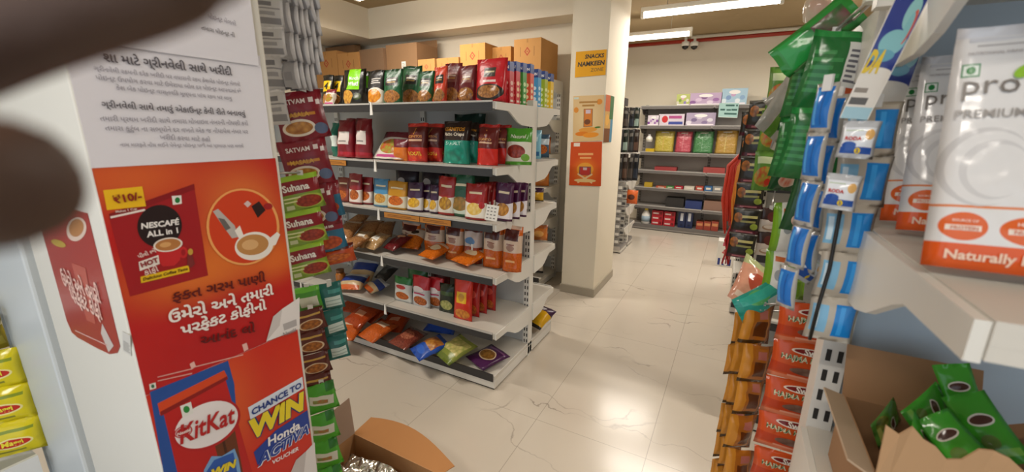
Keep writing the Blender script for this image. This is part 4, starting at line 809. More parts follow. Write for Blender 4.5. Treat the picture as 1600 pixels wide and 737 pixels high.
for i, (x, y, z, rz, lb) in enumerate(((at(1192, 478, Y=1.27).x, 1.27, at(1192, 478, Y=1.27).z, 40, 'first golden sachet strip behind the orange front strip'), (at(1180, 480, Y=1.40).x, 1.40, at(1180, 480, Y=1.4).z, 48, 'second golden sachet strip behind the orange front strip'), (at(1166, 488, Y=1.52).x, 1.52, at(1166, 488, Y=1.52).z, 55, 'third golden sachet strip, next to the floor aisle'))):
    strip('sachet_strip', lb, 'sachet strip', x, y, z, 9, .085, .118, .03, 'gold', rz*.7, 2, 105+i*10, jit=.014, hang=(.21, y, z+.03))
style('peach', 'snack_pouch', 'snack packet', 'pillow', .05, '#d89a80', [('e', .5, .5, .3, .2, '#b8503a'), ('r', 0, .8, 1, 1, '#b9c08a'), ('r', .1, .1, .9, .2, '#e8c8b4'), ('e', .7, .25, .14, .08, '#c03a2a')], rough=.15, bump=.5)
style('tealpk', 'snack_pouch', 'snack packet', 'pillow', .05, '#2a9a8a', [('e', .3, .4, .25, .2, '#5ab06a'), ('r', .5, .5, 1, 1, '#a9c0bc'), ('r', .1, .1, .4, .9, '#3ab09a')], rough=.13, bump=.5)
for k, px, py, Y, w_, h_, rot, lb in (('peach', 1176, 446, 1.42, .12, .17, (-.7, .6, .3), 'crumpled peach coloured packet on top of the golden strips'), ('tealpk', 1190, 466, 1.30, .075, .16, (-.5, 1.05, .1), 'shiny teal packet lying across the golden strips')):
    o = make(k, w_, h_, int(px)); p = at(px, py, Y=Y); R = Matrix.Rotation(rot[2], 4, 'Z') @ Matrix.Rotation(rot[1], 4, 'Y') @ Matrix.Rotation(rot[0], 4, 'X'); o.location = p-(R @ Vector((0, 0, h_/2))); o.rotation_euler = R.to_euler(); tag(o, lb, 'snack packet')
# blue blister strips and comic cards at the near rack
style('blueblister', 'blister', 'blister strip', 'pillow', .02, '#a8a39a', [('r', .10, .1, .88, .92, '#1d6ab8'), ('r', .2, .16, .34, .86, '#4a9ad8'), ('r', .55, .16, .62, .86, '#16559c')], rough=.15, crinkle=.3)
style('bluewide', 'blister', 'blister strip', 'pillow', .02, '#b3a99a', [('r', .06, .2, .38, .82, '#7ab0d0'), ('r', .1, .28, .2, .76, '#c8dce6'), ('r', .52, .14, .94, .86, '#1f7cc4'), ('r', .62, .18, .72, .82, '#3a98dc')], rough=.13, crinkle=.3)
strip('blister_strip', 'narrow strip of blue refills at the near rack end, nearest the green packets', 'blister strip', at(1262, 300, Y=.82).x, .82, 1.655, 5, .036, .075, .02, 'blueblister', -46, 0, 200, partname='blister', jit=.004)
strip('blister_strip', 'narrow strip of blue refills, second from the green packets', 'blister strip', at(1281, 300, Y=.86).x, .86, 1.64, 4, .036, .075, .02, 'blueblister', -46, 0, 210, partname='blister', jit=.004)
strip('blister_strip', 'wide clear strip of paired blue refills in front of the slotted post', 'blister strip', at(1309, 437, Y=.82).x, .82, 1.625, 5, .070, .078, .02, 'bluewide', 6, 0, 220, partname='blister', jit=.004)
style('roda', 'sachet', 'sachet strip', 'pillow', .02, '#b9bcc0', [('r', .08, .12, .92, .82, '#dfe4ea'), ('r', .08, .12, .92, .3, '#2450a0'), ('e', .3, .34, .2, .1, '#2450a0'), ('e', .8, .64, .12, .14, '#e0b06a'), ('e', .56, .2, .08, .08, '#e8c81e'), ('r', .12, .72, .6, .75, '#b8c8b0')], [('RODA', .38, .52, .46, '#c02a26', {'b': .035}), ('2', .56, .2, .07, '#2450a0')], rough=.18, bump=.5)
for i, (px, py, lb) in enumerate(((1339, 218, 'upper small white and blue sachet in front of the blue refills'), (1312, 300, 'lower small white and blue sachet in front of the blue refills'))):
    o = make('roda', .043, .052, 230+i, d=.016); p = at(px, py, Y=.76); o.location = (p.x, .76, p.z-.026); o.rotation_euler = (-.1, math.radians(2), math.radians(-14)); tag(o, lb, 'sachet')
o = make('roda', .045, .055, 234, d=.02); p = at(1252, 420, Y=.86); o.location = (p.x, .86, p.z-.02); o.rotation_euler = (.1, .5, .6); tag(o, 'small white sachet dangling below the narrow blue strips', 'sachet')
CARD = [('r', 0, .36, 1, 1, '#27367e'), ('e', .55, .62, .40, .10, '#7ab0b4'), ('e', .72, .84, .2, .12, '#86b8b8'), ('e', .4, .52, .4, .05, '#5a96a8'), ('e', .84, .74, .1, .13, '#c0584a'), ('e', .78, .73, .1, .12, '#7ab0b4'), ('r', 0, 0, 1, .36, '#d8d2c8'), ('e', .4, .38, .6, .05, '#d8d2c8'), ('r', 0, 0, 1, .10, '#9cc0cc'), ('r', .06, .12, .66, .18, '#55504a'), ('r', .06, .22, .5, .26, '#8a7f72'), ('r', .0, .0, .02, 1, '#e6e2da'), ('r', .975, 0, 1, 1, '#e6e2da')]
for i, (qd, Y, lb) in enumerate(((((1312, 184), (1356, 187), (1458, -14), (1404, -14)), .765, 'front glossy blue comic card with yellow letters hanging at the near rack'), (((1352, 206), (1394, 211), (1466, 10), (1424, 6)), .86, 'second glossy blue comic card hanging behind the front card'))):
    board('comic_card', lb, 'display card', [at(x, y, Y=Y) for x, y in qd], art('#27367e', CARD, .12, .02), [('DA', .27, .47, .52, '#d8b81e', {'b': .05, 'i': .25, 'hh': .19})] if i == 0 else (), .002)
hook(.185, .95, 1.80, -.6, -1, .24, 'thin metal hook holding the blue comic cards')
# black cords along the blister strips
t = MB().tube([at(1318, 300, Y=.80), at(1310, 345, Y=.80), at(1296, 420, Y=.80), at(1278, 480, Y=.80), at(1265, 530, Y=.8)], .0028, 6).build('black_cord', mat('#15120f', .4), None, True); tag(t, 'thin black cord running down in front of the blue refills', 'cord')
# hanging clear packet high by the lamp
p = at(1279, 12, Y=1.5); t = empty('clear_sachet', (p.x, 1.5, p.z)); tag(t, 'small clear packet with orange content hanging high by the lamp', 'sachet')
MB().lathe([(.006, .05), (.03, .03), (.036, 0), (.032, -.03), (.012, -.048)], n=14).build('wrap', mat('#c9bfae', .12, alpha=.55), t, True)
MB().lathe([(.008, .028), (.024, .016), (.02, -.006), (.006, -.012)], n=12).build('content', mat('#c2602a', .4), t, True)
MB().tube([(0, 0, .05), (0, 0, H-p.z-.002)], .0012, 6).build('string', mat('#cfcabc', .5), t)

# ================================================================ near rack: white and orange pouches, carton
def prov(X, Y, label, seed):
    w_, h_, d = .165, .252, .042
    fr = art('#dbd9d8', [('r', 0, 0, 1, .105, '#d8571c'), ('r', 0, .252, 1, .262, '#d8793c'), ('e', .148, .175, .105, .058, '#d8622a'), ('e', .444, .17, .145, .058, '#d8622a'), ('r', .07, .158, .226, .180, '#e9dccf'), ('r', .335, .154, .555, .176, '#e9dccf'),
        ('e', .2, .42, .2, .16, '#c6c4c4'), ('e', .22, .415, .185, .148, '#dbd9d8'), ('e', .24, .41, .15, .12, '#cbc9c9'), ('e', .26, .405, .135, .105, '#dbd9d8'), ('e', .66, .44, .28, .08, '#d8b49a'), ('e', .70, .405, .24, .05, '#7a2a2c'), ('e', .84, .39, .14, .04, '#5a4a34'),
        ('s', .045, .79, .125, .845, 0, '#4d8a5e'), ('s', .052, .796, .118, .839, 0, '#dfe6df'), ('e', .085, .8175, .02, .0165, '#1f7a3a'), ('r', 0, .955, 1, 1, '#cfcfd4'), ('r', .1, .915, .5, .922, '#a9a5a6')], .16, .35)
    o = pouch('protein_pouch', w_, h_, d, 'doy', fr, seed, (), None, 12, 16, .45)
    S = surf(w_, h_, d, 'doy', seed, .45)
    lettering([('pro', .176, .73, .24, '#6a625c', {'b': .0}), ('PREMIUM', .188, .635, .30, '#8a8480', {'b': .004}), ('Naturally Nutritious', .41, .052, .66, '#e9c8b0', {'b': .03}), ('SOURCE OF', .148, .198, .115, '#f0ddd0'), ('PROTEIN', .148, .168, .12, '#c85a2a'), ('HIGH FIBRE', .444, .195, .16, '#f0ddd0'), ('NUTRITION', .444, .165, .18, '#c85a2a'), ('NUTRITIONAL DRINK', .18, .885, .24, '#9a9496')], lambda u, v: S(u, v, .0022), w_, h_, o)
    # the tall drawn letter with its leaf
    mb = MB()
    def ribbon(pts, wd):
        q = len(mb.v)
        for i, (u, v) in enumerate(pts):
            mb.v.append(S(u-wd, v, .0024)); mb.v.append(S(u+wd, v, .0024))
        for i in range(len(pts)-1): mb.face([q+2*i, q+2*i+1, q+2*i+3, q+2*i+2])
    ribbon([(.345, .795), (.37, .825), (.40, .84), (.43, .838), (.445, .815), (.438, .775), (.42, .725), (.395, .68)], .008)
    ribbon([(.395, .68), (.44, .725), (.475, .77), (.51, .81)], .008)
    mb.build('emblem', mat('#6f6862', .4), o)
    mb = MB(); q = len(mb.v); cx, cy = .312, .80
    for i in range(16):
        a = 2*PI*i/16; uu, vv_ = .052*math.cos(a), .024*math.sin(a); mb.v.append(S(cx+uu*.95-vv_*.3, cy+vv_+uu*.32, .0024))
    mb.face(list(range(16))); mb.build('leaf_emblem', mat('#86b42a', .4), o)
    MB().bx(-w_/2+.01, w_/2-.01, -.0035, .0035, h_*.93, h_*.945).build('zip_seal', mat('#c9c9ce', .2), o)
    o.location = (X+w_/2, Y, ZB+.009); o.rotation_euler = (math.radians(-13), 0, math.radians(1)); tag(o, label, 'pouch')
prov(.190, .587, 'front white and orange nutrition pouch on the near rack shelf', 1.0)
prov(.221, .795, 'second white and orange nutrition pouch, behind the front one', 2.0)
prov(.219, .868, 'third white and orange nutrition pouch, at the back against the rack panel', 3.0)
# open carton below the pouches
zc = .989; cx0, cx1, cy0, cy1, ch = .225, .405, .655, .87, .13
t = empty('cardboard_carton', (cx0, cy0, zc)); tag(t, 'small open brown carton with green sachets under the white and orange pouches', 'carton')
mk = mat('#9a7350', .85, bump=.06, bscale=40); W_, D_ = cx1-cx0, cy1-cy0
mb = MB().bx(0, W_, 0, D_, 0, .004).bx(0, .004, 0, D_, .0041, ch).bx(W_-.004, W_, 0, D_, .0041, ch).bx(.0041, W_-.0041, 0, .004, .0041, ch).bx(.0041, W_-.0041, D_-.004, D_, .0041, ch); mb.build('carton_body', mk, t)
MB().slab((0, D_-.002, ch), (W_, D_-.002, ch), (W_+.0, D_+.035, ch+.085), (0, D_+.035, ch+.085), .003).build('flap', mk, t)
MB().slab((.002, 0, ch), (.002, D_, ch), (-.03, D_-.01, ch+.012), (-.03, .01, ch+.012), .003).build('flap', mat('#b39a80', .8), t)
MB().slab((W_-.002, D_, ch), (W_-.002, 0, ch), (W_+.09, .0, ch+.02), (W_+.09, D_, ch+.05), .003).build('flap', mk, t)
mb = MB(); rr = random.Random(2); n = 14; top = [(W_*i/n, .006+rr.uniform(-.004, .004), ch+.072+.012*math.sin(i*.9)+rr.uniform(-.008, .008)) for i in range(n+1)]
for i in range(n): mb.slab((W_*i/n, 0, ch-.002), (W_*(i+1)/n, 0, ch-.002), top[i+1], top[i], .003)
mb.build('torn_flap', mat('#b38e68', .85), t)
MB().slab((-.0005, D_*.15, .05), (-.0005, D_*.0+.005, .05), (-.0005, .005, ch), (-.0005, D_*.15, ch), .001).build('printed_patch', mat('#c87a3a', .7), t)
style('greensachet', 'sachet', 'sachet', 'pillow', .018, '#3f9a2c', [('e', .5, .6, .3, .09, '#e0d8d0'), ('e', .5, .6, .26, .065, '#4a2a24'), ('r', .1, .1, .9, .2, '#7ab84a'), ('e', .4, .3, .2, .1, '#5a7a34')], rough=.15, bump=.5)
style('oldsachet', 'sachet', 'sachet', 'pillow', .02, '#4a7a30', [('e', .6, .6, .26, .1, '#d8d2c8'), ('e', .6, .6, .2, .07, '#5a2a2a'), ('e', .25, .3, .2, .2, ('#8a8a3a', '#3a4a1c', 6)), ('r', .3, .1, .8, .2, '#a8a85a')], rough=.15, bump=.5)
for i, (k, px, py, Y, w_, h_, ax, ay, az, lb) in enumerate((('oldsachet', 1385, 660, .80, .045, .085, -.9, 1.15, .1, 'dark green sachet lying at the back of the open carton'), ('greensachet', 1450, 640, .82, .05, .085, -.7, .9, .0, 'bright green sachet leaning on the back of the open carton'), ('greensachet', 1500, 612, .84, .045, .085, -.4, -.35, .0, 'bright green sachet standing highest in the open carton'),
        ('greensachet', 1540, 668, .77, .05, .095, -.7, -.6, .0, 'bright green sachet leaning on the side of the open carton'), ('greensachet', 1440, 690, .74, .05, .08, -1.1, .9, .1, 'bright green sachet lying in front in the open carton'), ('greensachet', 1490, 690, .73, .05, .085, -1.1, -.8, .1, 'bright green sachet nearest the torn front of the open carton'))):
    o = make(k, w_, h_, 600+i, d=.012); p = at(px, py, Y=Y); R = Matrix.Rotation(az, 4, 'Z') @ Matrix.Rotation(ay, 4, 'Y') @ Matrix.Rotation(ax, 4, 'X'); o.location = p-(R @ Vector((0, 0, h_/2))); o.rotation_euler = R.to_euler(); tag(o, lb, 'sachet')

# ================================================================ the poster column
XC = CX1+.0012
def pcol(px, py, off=0): p = at(px, py, X=XC); p.x += off; return p
def pside(px, py, off=0): p = at(px, py, Y=CY0-.0012); p.y -= off; return p
class Decal:
    """flat printed shapes lying on a surface, each in its own thin layer"""
    def __init__(s, P): s.P = P; s.mb = MB(); s.c = []; s.k = 0
    def _m(s, c):
        if c not in s.c: s.c.append(c)
        return s.c.index(c)
    def poly(s, pts, c):
        s.k += 1; o = len(s.mb.v); s.mb.v += [tuple(s.P(x, y, .0003+.00006*s.k)) for x, y in pts]; s.mb.face(range(o, o+len(pts)), s._m(c)); return s
    def ell(s, cx, cy, rx, ry, c, rot=0, a0=0, a1=360, n=40):
        r = math.radians(rot); pts = []
        for i in range(n):
            a = math.radians(a0+(a1-a0)*i/(n if a1-a0 == 360 else n-1)); x, y = rx*math.cos(a), ry*math.sin(a); pts.append((cx+x*math.cos(r)-y*math.sin(r), cy+x*math.sin(r)+y*math.cos(r)))
        return s.poly(pts, c)
    def build(s, name, parent): return s.mb.build(name, [mat(c, .35) for c in s.c], parent)
def write(items, P, parent, name='lettering'):
    """(string, x0, y0, x1, y1, colour, opts): a line of lettering running between two points of the printed sheet"""
    out = {}; lay = 0
    for it in items:
        s, x0, y0, x1, y1, c = it[:6]; o = it[6] if len(it) > 6 else {}; lay += 1
        a, b = P(x0, y0), P(x1, y1); ct = (a+b)/2; u = (b-a); L_ = u.length; u.normalize()
        n = (P(x0, y0, .01)-a).normalized(); vv = n.cross(u).normalized()
        V, F, tw, th = glyphs(s, o.get('b', .012), o.get('i', 0)); k = L_/tw; ky = k*o.get('k', 1)
        mb, cols = out.setdefault(s, (MB(), []))
        if c not in cols: cols.append(c)
        q = len(mb.v)
        for x, y in V: mb.v.append(tuple(ct+u*(x*k)+vv*(y*ky)+n*(.0022+.00005*lay)))
        for f in F: mb.face([q+i for i in f], cols.index(c))
    for mb, cols in out.values(): mb.build(name, [mat(c, .4) for c in cols], parent)
def sheet(name, label, cat, y0, y1, z0, z1, m, lift=0):
    o = MB().slab((XC+lift, y0, z0), (XC+lift, y1, z0), (XC+lift, y1, z1), (XC+lift, y0, z1), .0006, 0, 1).build(name, [m, mat('#f0eeee', .6)]); return tag(o, label, cat)
YL, YR = CY0+.002, CY1-.008
M_PAPER = art('#e4e3ec', [], .55, .06, 9)
z_pb = (pcol(148, 262).z+pcol(432, 247).z)/2
o = sheet('paper_notice', 'white paper notice with dark regional script above the red coffee poster', 'notice', YL, YR-.006, z_pb, 1.72, M_PAPER, .0008)
DG, LG = '#4a4650', '#8e8b98'
PW = lambda x, y, off=0: pcol(x, y, off+.0008)
write([('શા માટે ગ્રીનવેલી સાથે ખરીદી', 160, 90, 361, 113, DG, {'b': .02}), ('ગ્રીનવેલી રકમની દરેક ખરીદી પર વધારાની રકમ કેશબેક પોઇન્ટ મેળવો', 145, 107, 374, 132, LG), ('પોઇન્ટ ઉપયોગ કરવા માટે ઉમેરાયા બોલ દર પોઇન્ટ આપવામાં છે', 148, 121, 375, 143, LG), ('કેશ બેક પોઇન્ટ વાસ્તવિક મૂલ્યના પાંચ રકમ પર લાગુ', 180, 137, 361, 154, LG),
    ('ગ્રીનવેલી સાથે તમારું એકાઉન્ટ કેવી રીતે બનાવવું', 157, 163, 382, 178, DG, {'b': .02}), ('તમારી પ્રથમ ખરીદી સાથે તમારા મોબાઇલ નંબરની નોંધણી કરો', 155, 185, 386, 193, LG), ('તમારા કુટુંબ ના સભ્યોને દર વખતે એક જ નોંધાયેલ નંબર પર', 163, 200, 386, 206, LG), ('ખરીદી કરવા માટે કહો', 248, 213, 327, 217, LG), ('નામ મારફતે નોંધ લઈને પેમેન્ટ પોઇન્ટ પછી આ પ્રમાણ પણ મળશે', 186, 226, 379, 228, LG)], PW, o)
o = sheet('paper_notice', 'upper white paper sheet overlapping the notice near the top of the column', 'notice', YL, YR-.012, 1.70, 1.99, M_PAPER, .004)
PU = lambda x, y, off=0: pcol(x, y, off+.004)
write([('પોઇન્ટ મેળવો', 322, 26, 366, 38, LG), ('તમારા પોઇન્ટ ની', 312, 44, 364, 56, DG)], PU, o)
# coffee poster
z_nb = (pcol(232, 612).z+pcol(467, 515).z)/2
NW, NH = YR-YL, z_pb-z_nb
o = sheet('coffee_poster', 'red coffee poster with mug, yellow price tag and white script on the column', 'poster', YL, YR, z_nb, z_pb, art('#bf1f1d', [('g', .15, .95, .6, .22, '#d9602a'), ('g', .72, .70, .42, .42, '#e8803a'), ('g', .40, .50, .6, .24, '#e0752c'), ('g', .9, .46, .3, .2, '#dd6a2a'), ('g', .5, .06, .6, .3, '#b81a1c')], .28, .03))
D = Decal(pcol)
D.poly([(170, 338), (303, 290), (325, 430), (203, 463)], '#a2181f').poly([(170, 334), (303, 287), (304, 296), (172, 343)], '#8a1118')
D.poly([(161, 297), (222, 291), (228, 322), (167, 328)], '#f2c01c').poly([(172, 338), (226, 326), (227, 329), (173, 341)], '#f0e4de')
D.poly([(268, 306), (283, 305), (284, 318), (270, 320)], '#efece6').ell(277, 312.5, 4, 4.5, '#1f7a3a')
D.ell(249, 353, 35, 33, '#231214', -15)
D.poly([(241, 382), (284, 378), (281, 406), (272, 415), (254, 416), (246, 408)], '#c8262a').ell(286, 394, 7, 9, '#c8262a').ell(286, 394, 3.5, 5, '#a2181f')
D.ell(262, 382, 23, 11, '#ece2d8', -8).ell(262, 382, 20, 9, '#b97a42', -8).ell(258, 382, 9, 4, '#d9a468', -8)
D.poly([(216, 409), (247, 398), (249, 412), (218, 423)], '#f2eae2')
D.poly([(219, 432), (294, 414), (296, 424), (220, 442)], '#ecc21e')
D.poly([(292, 396), (300, 399), (304, 412), (298, 418), (292, 414)], '#7d2a2a').ell(297, 393, 4, 5, '#c9a040')
D.ell(379, 354, 57, 60, '#f0a860', -10).ell(379, 354, 53, 57, '#d2401c', -10)
D.poly([(332, 330), (340, 326), (366, 352), (372, 370), (362, 372), (350, 356)], '#b9b4b0').poly([(340, 340), (350, 342), (360, 356), (352, 360)], '#6a6462').poly([(366, 360), (374, 352), (384, 378), (378, 382)], '#f2ece4')
D.ell(396, 384, 30, 22, '#efe9e2', -8).ell(394, 382, 25, 16, '#c08a50', -8).ell(390, 382, 13, 8, '#dcae78', -8)
D.poly([(420, 372), (432, 362), (437, 366), (430, 382), (424, 384)], '#efe9e2')
D.poly([(392, 322), (404, 314), (414, 328), (402, 340)], '#2a1416').poly([(380, 318), (386, 313), (392, 318), (386, 324)], '#d8c0c0').ell(418, 322, 7, 5, '#a01c22')
D.poly([(415, 533), (426, 494), (440, 482), (467, 464), (467.5, 513)], '#e9e4e2').poly([(415, 533), (426, 494), (440, 482), (436, 508)], '#cfc8c6')
D.poly([(441, 506), (462, 498), (463, 508), (443, 516)], '#b5b0b0')
D.build('printed_art', o); D = Decal(pcol); D.poly([(233, 600), (243, 597), (244, 606), (234, 609)], '#e9e6e0').ell(238.5, 603, 2.6, 3, '#2a6a4a')
for i, (x0, y0, x1, y1) in enumerate(((246, 588, 300, 575), (304, 572, 380, 553), (246, 594, 300, 582))): D.poly([(x0, y0), (x1, y1), (x1, y1+1.6), (x0, y0+1.6)], '#e0a8a0')
D.poly([(296, 568), (303, 564), (306, 572), (299, 577)], '#e8b8b0').poly([(378, 538), (385, 535), (388, 545), (381, 549)], '#e8b8b0')
D.build('printed_art', o)
write([('₹10/-', 176, 312, 220, 305, '#8a1a14', {'b': .035}), ('Makes 1 Cup', 180, 331, 213, 326, '#f0e0d8'), ('NESCAFÉ', 219, 352, 279, 345, '#f4f0ee', {'b': .035, 'i': .1}), ('ALL in 1', 228, 366, 277, 359, '#f4f0ee', {'b': .03}), ('HOT', 219, 414, 246, 405, '#8a1a1c', {'b': .045}), ('પીવો છો', 214, 400, 242, 390, '#f0dcd4', {'b': .02}), ('કોફી', 224, 426, 246, 419, '#f0dcd4'), ('Delicious Coffee Taste', 222, 436, 292, 419, '#4a2a08', {'b': .03, 'i': .2}),
    ('ફકત ગરમ પાણી', 268, 463, 414, 432, '#5d0d10', {'b': .02, 'k': .9}), ('ઉમેરો અને તમારી', 262, 494, 426, 450, '#f3ebe6', {'b': .03, 'k': .9}), ('પરફેકટ કોફીનો', 281, 516, 415, 475, '#f3ebe6', {'b': .03, 'k': .9}), ('આનંદ લો', 312, 530, 398, 509, '#5d0d10', {'b': .02, 'k': .85}), ('Nestlé', 441, 522, 462, 514, '#8d8888')], pcol, o)
# chocolate poster
o = sheet('chocolate_poster', 'red and blue chocolate bar poster with prize lettering below the coffee poster', 'poster', YL, YR, .70, z_nb-.0006, art('#cf2a1a', [('g', .35, .75, .45, .5, '#e0602a'), ('g', .9, .6, .4, .5, '#d83a1c')], .28, .03))
D = Decal(pcol)
D.poly([(234, 612), (356, 563), (366, 600), (380, 800), (266, 800)], '#23509e')
D.poly([(254, 640), (352, 592), (412, 800), (292, 800)], '#bf1c1a').poly([(246, 630), (350, 578), (356, 590), (250, 648)], '#d8481c').poly([(250, 643), (355, 587), (356, 592), (251, 650)], '#8d1512')
D.poly([(334, 690), (366, 668), (380, 740), (350, 752)], '#6a3416').poly([(346, 686), (350, 684), (364, 744), (360, 746)], '#4a220e')
D.ell(322, 663, 57, 36, '#b81a1c', -27).ell(322, 663, 53, 32, '#efe9ea', -27)
D.poly([(281, 634), (298, 627), (302, 645), (285, 652)], '#e9e8e4').ell(291, 639, 5, 5.5, '#2a8a3c')
D.ell(286, 674, 15, 9, '#c3262a', -22).ell(286, 674, 13, 7.5, '#d8d0d0', -22).ell(286, 674, 12, 6.5, '#b8282c', -22)
D.poly([(387, 636), (472, 588), (474, 606), (391, 655)], '#dfe6f2')
D.poly([(396, 706), (430, 672), (480, 640), (484, 668), (440, 700), (402, 726)], '#1f3f96')
D.poly([(318, 734), (330, 712), (346, 712), (366, 700), (372, 716), (380, 760), (316, 770)], '#7aa8d8').poly([(322, 736), (334, 718), (364, 706), (374, 756), (322, 766)], '#2a5ab0')
D.poly([(444, 760), (462, 718), (478, 704), (491, 690), (496, 760)], '#e4dedc').poly([(444, 760), (462, 718), (478, 704), (474, 740)], '#c4bcba')
D.build('printed_art', o)
write([('KitKat', 281, 679, 366, 646, '#b81a1c', {'b': .022, 'i': .0, 'k': 1.45}), ('Nestlé', 276, 678, 297, 670, '#f0e4e0', {'b': .03}), ('CHANCE TO', 392, 644, 470, 600, '#1d3a86', {'b': .035}), ('WIN', 388, 674, 476, 624, '#17306e', {'b': .09, 'i': .12}), ('WIN', 389, 673, 475, 624, '#ecd42a', {'b': .055, 'i': .12}), ('Honda', 418, 690, 468, 662, '#f2eeee', {'b': .03}), ('ACTIVA', 400, 722, 482, 668, '#e6ecf6', {'b': .07, 'i': .3}), ('ACTIVA', 401, 721, 481, 669, '#1f3f96', {'b': .03, 'i': .3}), ('VOUCHER', 424, 722, 466, 699, '#f0e8e8', {'b': .03}), ('WIN', 328, 740, 368, 722, '#e8d02a', {'b': .06, 'i': .1})], pcol, o)
# faded coffee poster around the corner
rc = [(104, 500), (187, 540), (187, 541), (183, 551), (171, 553), (150, 543), (121, 527), (112, 519), (104, 500)]
o = MB(); n = len(rc); V1 = [tuple(pside(x, y)) for x, y in rc]; V1[0] = (V1[0][0], V1[0][1], 1.44); V1[1] = (V1[1][0], V1[1][1], 1.44); V2 = [(x, y+.0008, z) for x, y, z in V1]
o.v = V1+V2; o.face(range(n)); o.face(range(2*n-1, n-1, -1))
for i in range(n): o.face([i, n+i, n+(i+1) % n, (i+1) % n])
o = o.build('coffee_poster', mat('#a83830', .3)); tag(o, 'faded red coffee poster with rounded corners on the shaded side of the column', 'poster')
D = Decal(pside)
D.ell(120, 358, 15, 19, '#e0c8b8', 20).ell(120, 356, 11, 14, '#b8804c', 20).ell(92, 380, 12, 5, '#b89a3a', 20).build('printed_cup', o); D = Decal(pside); D.poly([(160, 505), (178, 540), (170, 550), (158, 520)], '#cfc4c0').poly([(118, 515), (168, 538), (168, 540), (118, 517)], '#d8a8a0').poly([(112, 410), (134, 418), (150, 506), (136, 500)], '#bd5a4c')
D.build('printed_curl', o)
write([('ઉમેરો અને તમારી', 98, 430, 157, 458, '#ecc8bc', {'b': .025, 'k': 1.5}), ('પરફેકટ કોફી', 112, 457, 160, 486, '#ecc8bc', {'b': .025, 'k': 1.5})], pside, o)
o = MB().slab(pside(192, 548), pside(205, 556), pside(203, 524), pside(191, 517), .0005).build('barcode_label', art('#cfcdc8', lines(6, .1, .9, .1, .6, '#8a8884'), .5, 0)); tag(o, 'tiny white printed label near the column corner', 'label')

# ---------------------------------------------------------------- white cabinet and yellow noodle packs beside the column
t = empty('storage_cabinet', (-1.46, .4, 0)); tag(t, 'tall white cabinet side standing next to the poster column', 'cabinet')
mw = mat('#d3dade', .4)
MB().bx(-.155, .155, -.145, .16, .1, 2.05).build('cabinet_body', mw, t, bevel=.006); MB().bx(-.15, .15, -.14, .15, 0, .1).build('plinth', mat('#55585c', .5), t)
MB().bx(-.157, -.149, -.149, -.144, .12, 2.03).build('edge_trim', mat('#a8b0b6', .35), t)
t = empty('shelf_rack', (-1.80, .05, 0)); tag(t, 'pale rack with yellow noodle packs beside the white cabinet', 'shop shelving')
MB().bx(-.02, -.0, -.6, .18, 0, 2.0).build('back_panel', mat('#8d9094', .5), t); 
for z in (.3, .72, 1.14, 1.55):
    s = MB().bx(0, .24, -.6, .18, z-.025, z).build('shelf', mat('#a9aaa8', .45), t)
    MB().bx(.24, .25, -.6, .18, z-.05, z+.004).build('shelf_lip', mat('#e2e4e4', .35), s)
upright(t, (-1.80, .05), -1.79, .21, 2.0, 1, mw)
style('noodle', 'noodle_packet', 'noodle packet', 'pillow', .04, '#e0d01c', [('e', .55, .4, .3, .13, '#c8281e'), ('e', .55, .4, .32, .15, '#f2e6a0'), ('e', .55, .4, .28, .11, '#c8281e'), ('r', .1, .7, .9, .78, '#8a9a2a'), ('r', .1, .12, .7, .18, '#8a8a2a')], [('Maggi', .55, .4, .34, '#f4e23a', {'b': .03})], rough=.2)
for i in range(3):
    o = make('noodle', .12, .099, 300+i); o.location = (-1.60, .205, .727+i*.100); o.rotation_euler = (-.06, 0, math.radians(58)); tag(o, 'yellow noodle packet with red oval, %s one of the pile beside the cabinet' % ('bottom', 'middle', 'top')[i], 'noodle packet')
style('olive', 'sachet', 'sachet strip', 'pillow', .03, '#a5952a', [('r', .1, .2, .9, .5, '#c9b84a'), ('r', 0, .85, 1, 1, '#d8d0a0')])
strip('sachet_strip', 'olive yellow sachet strip hanging behind the yellow noodle packets', 'sachet strip', -1.635, .238, 1.16, 2, .06, .075, .03, 'olive', 60, -6, 310)

# ---------------------------------------------------------------- hanging strips behind the column
t = empty('hanging_rail', (-1.0, .76, 2.12)); tag(t, 'metal rail behind the poster column from which the sachet strips hang', 'rail')
MB().tube([(-.3, 0, 0), (.15, 0, 0)], .007, 8).build('rail', mat('#b8b6b2', .3, .8), t, True)
for x in (-.25, .1): MB().tube([(x, 0, 0), (x, 0, H-2.12)], .006, 8).build('drop_rod', mat('#b8b6b2', .3, .8), t, True)
style('satvam', 'sachet', 'sachet strip', 'pillow', .018, '#7d1526', [('r', 0, .62, 1, 1, '#86182a'), ('e', .4, .26, .34, .18, '#e6dcd0'), ('e', .4, .26, .28, .13, ('#d8a050', '#8a4a1c', 9)), ('e', .84, .2, .14, .12, '#5a6a8a'), ('r', .1, .5, .8, .56, '#c8862a'), ('r', .72, .76, .82, .86, '#e6dcdc'), ('r', .86, .70, .94, .80, '#e6dcdc')], [('SATVAM', .4, .80, .5, '#efe3e3', {'b': .02}), ('MASALA', .42, .53, .5, '#e0b04a')])
strip('sachet_strip', 'strip of maroon spice sachets with white writing above the green topped sachets', 'sachet strip', (474, 143), .76, None, 3, .125, .124, .018, 'satvam', 50, -8, 320, jit=.004)
style('suhana', 'sachet', 'sachet strip', 'pillow', .02, '#7d9c34', [('r', 0, .50, 1, .86, '#8a1522'), ('r', 0, .86, 1, 1, '#9ac63a'), ('e', .66, .26, .36, .2, '#a8b84a'), ('e', .66, .25, .3, .17, ('#b0402a', '#6d1a16', 12)), ('r', .1, .38, .5, .42, '#e0e4b0'), ('r', .1, .28, .4, .32, '#e0e4b0'), ('r', .12, .08, .3, .2, '#c8d0a8')], [('Suhana', .46, .68, .62, '#f4eeea', {'b': .035})])
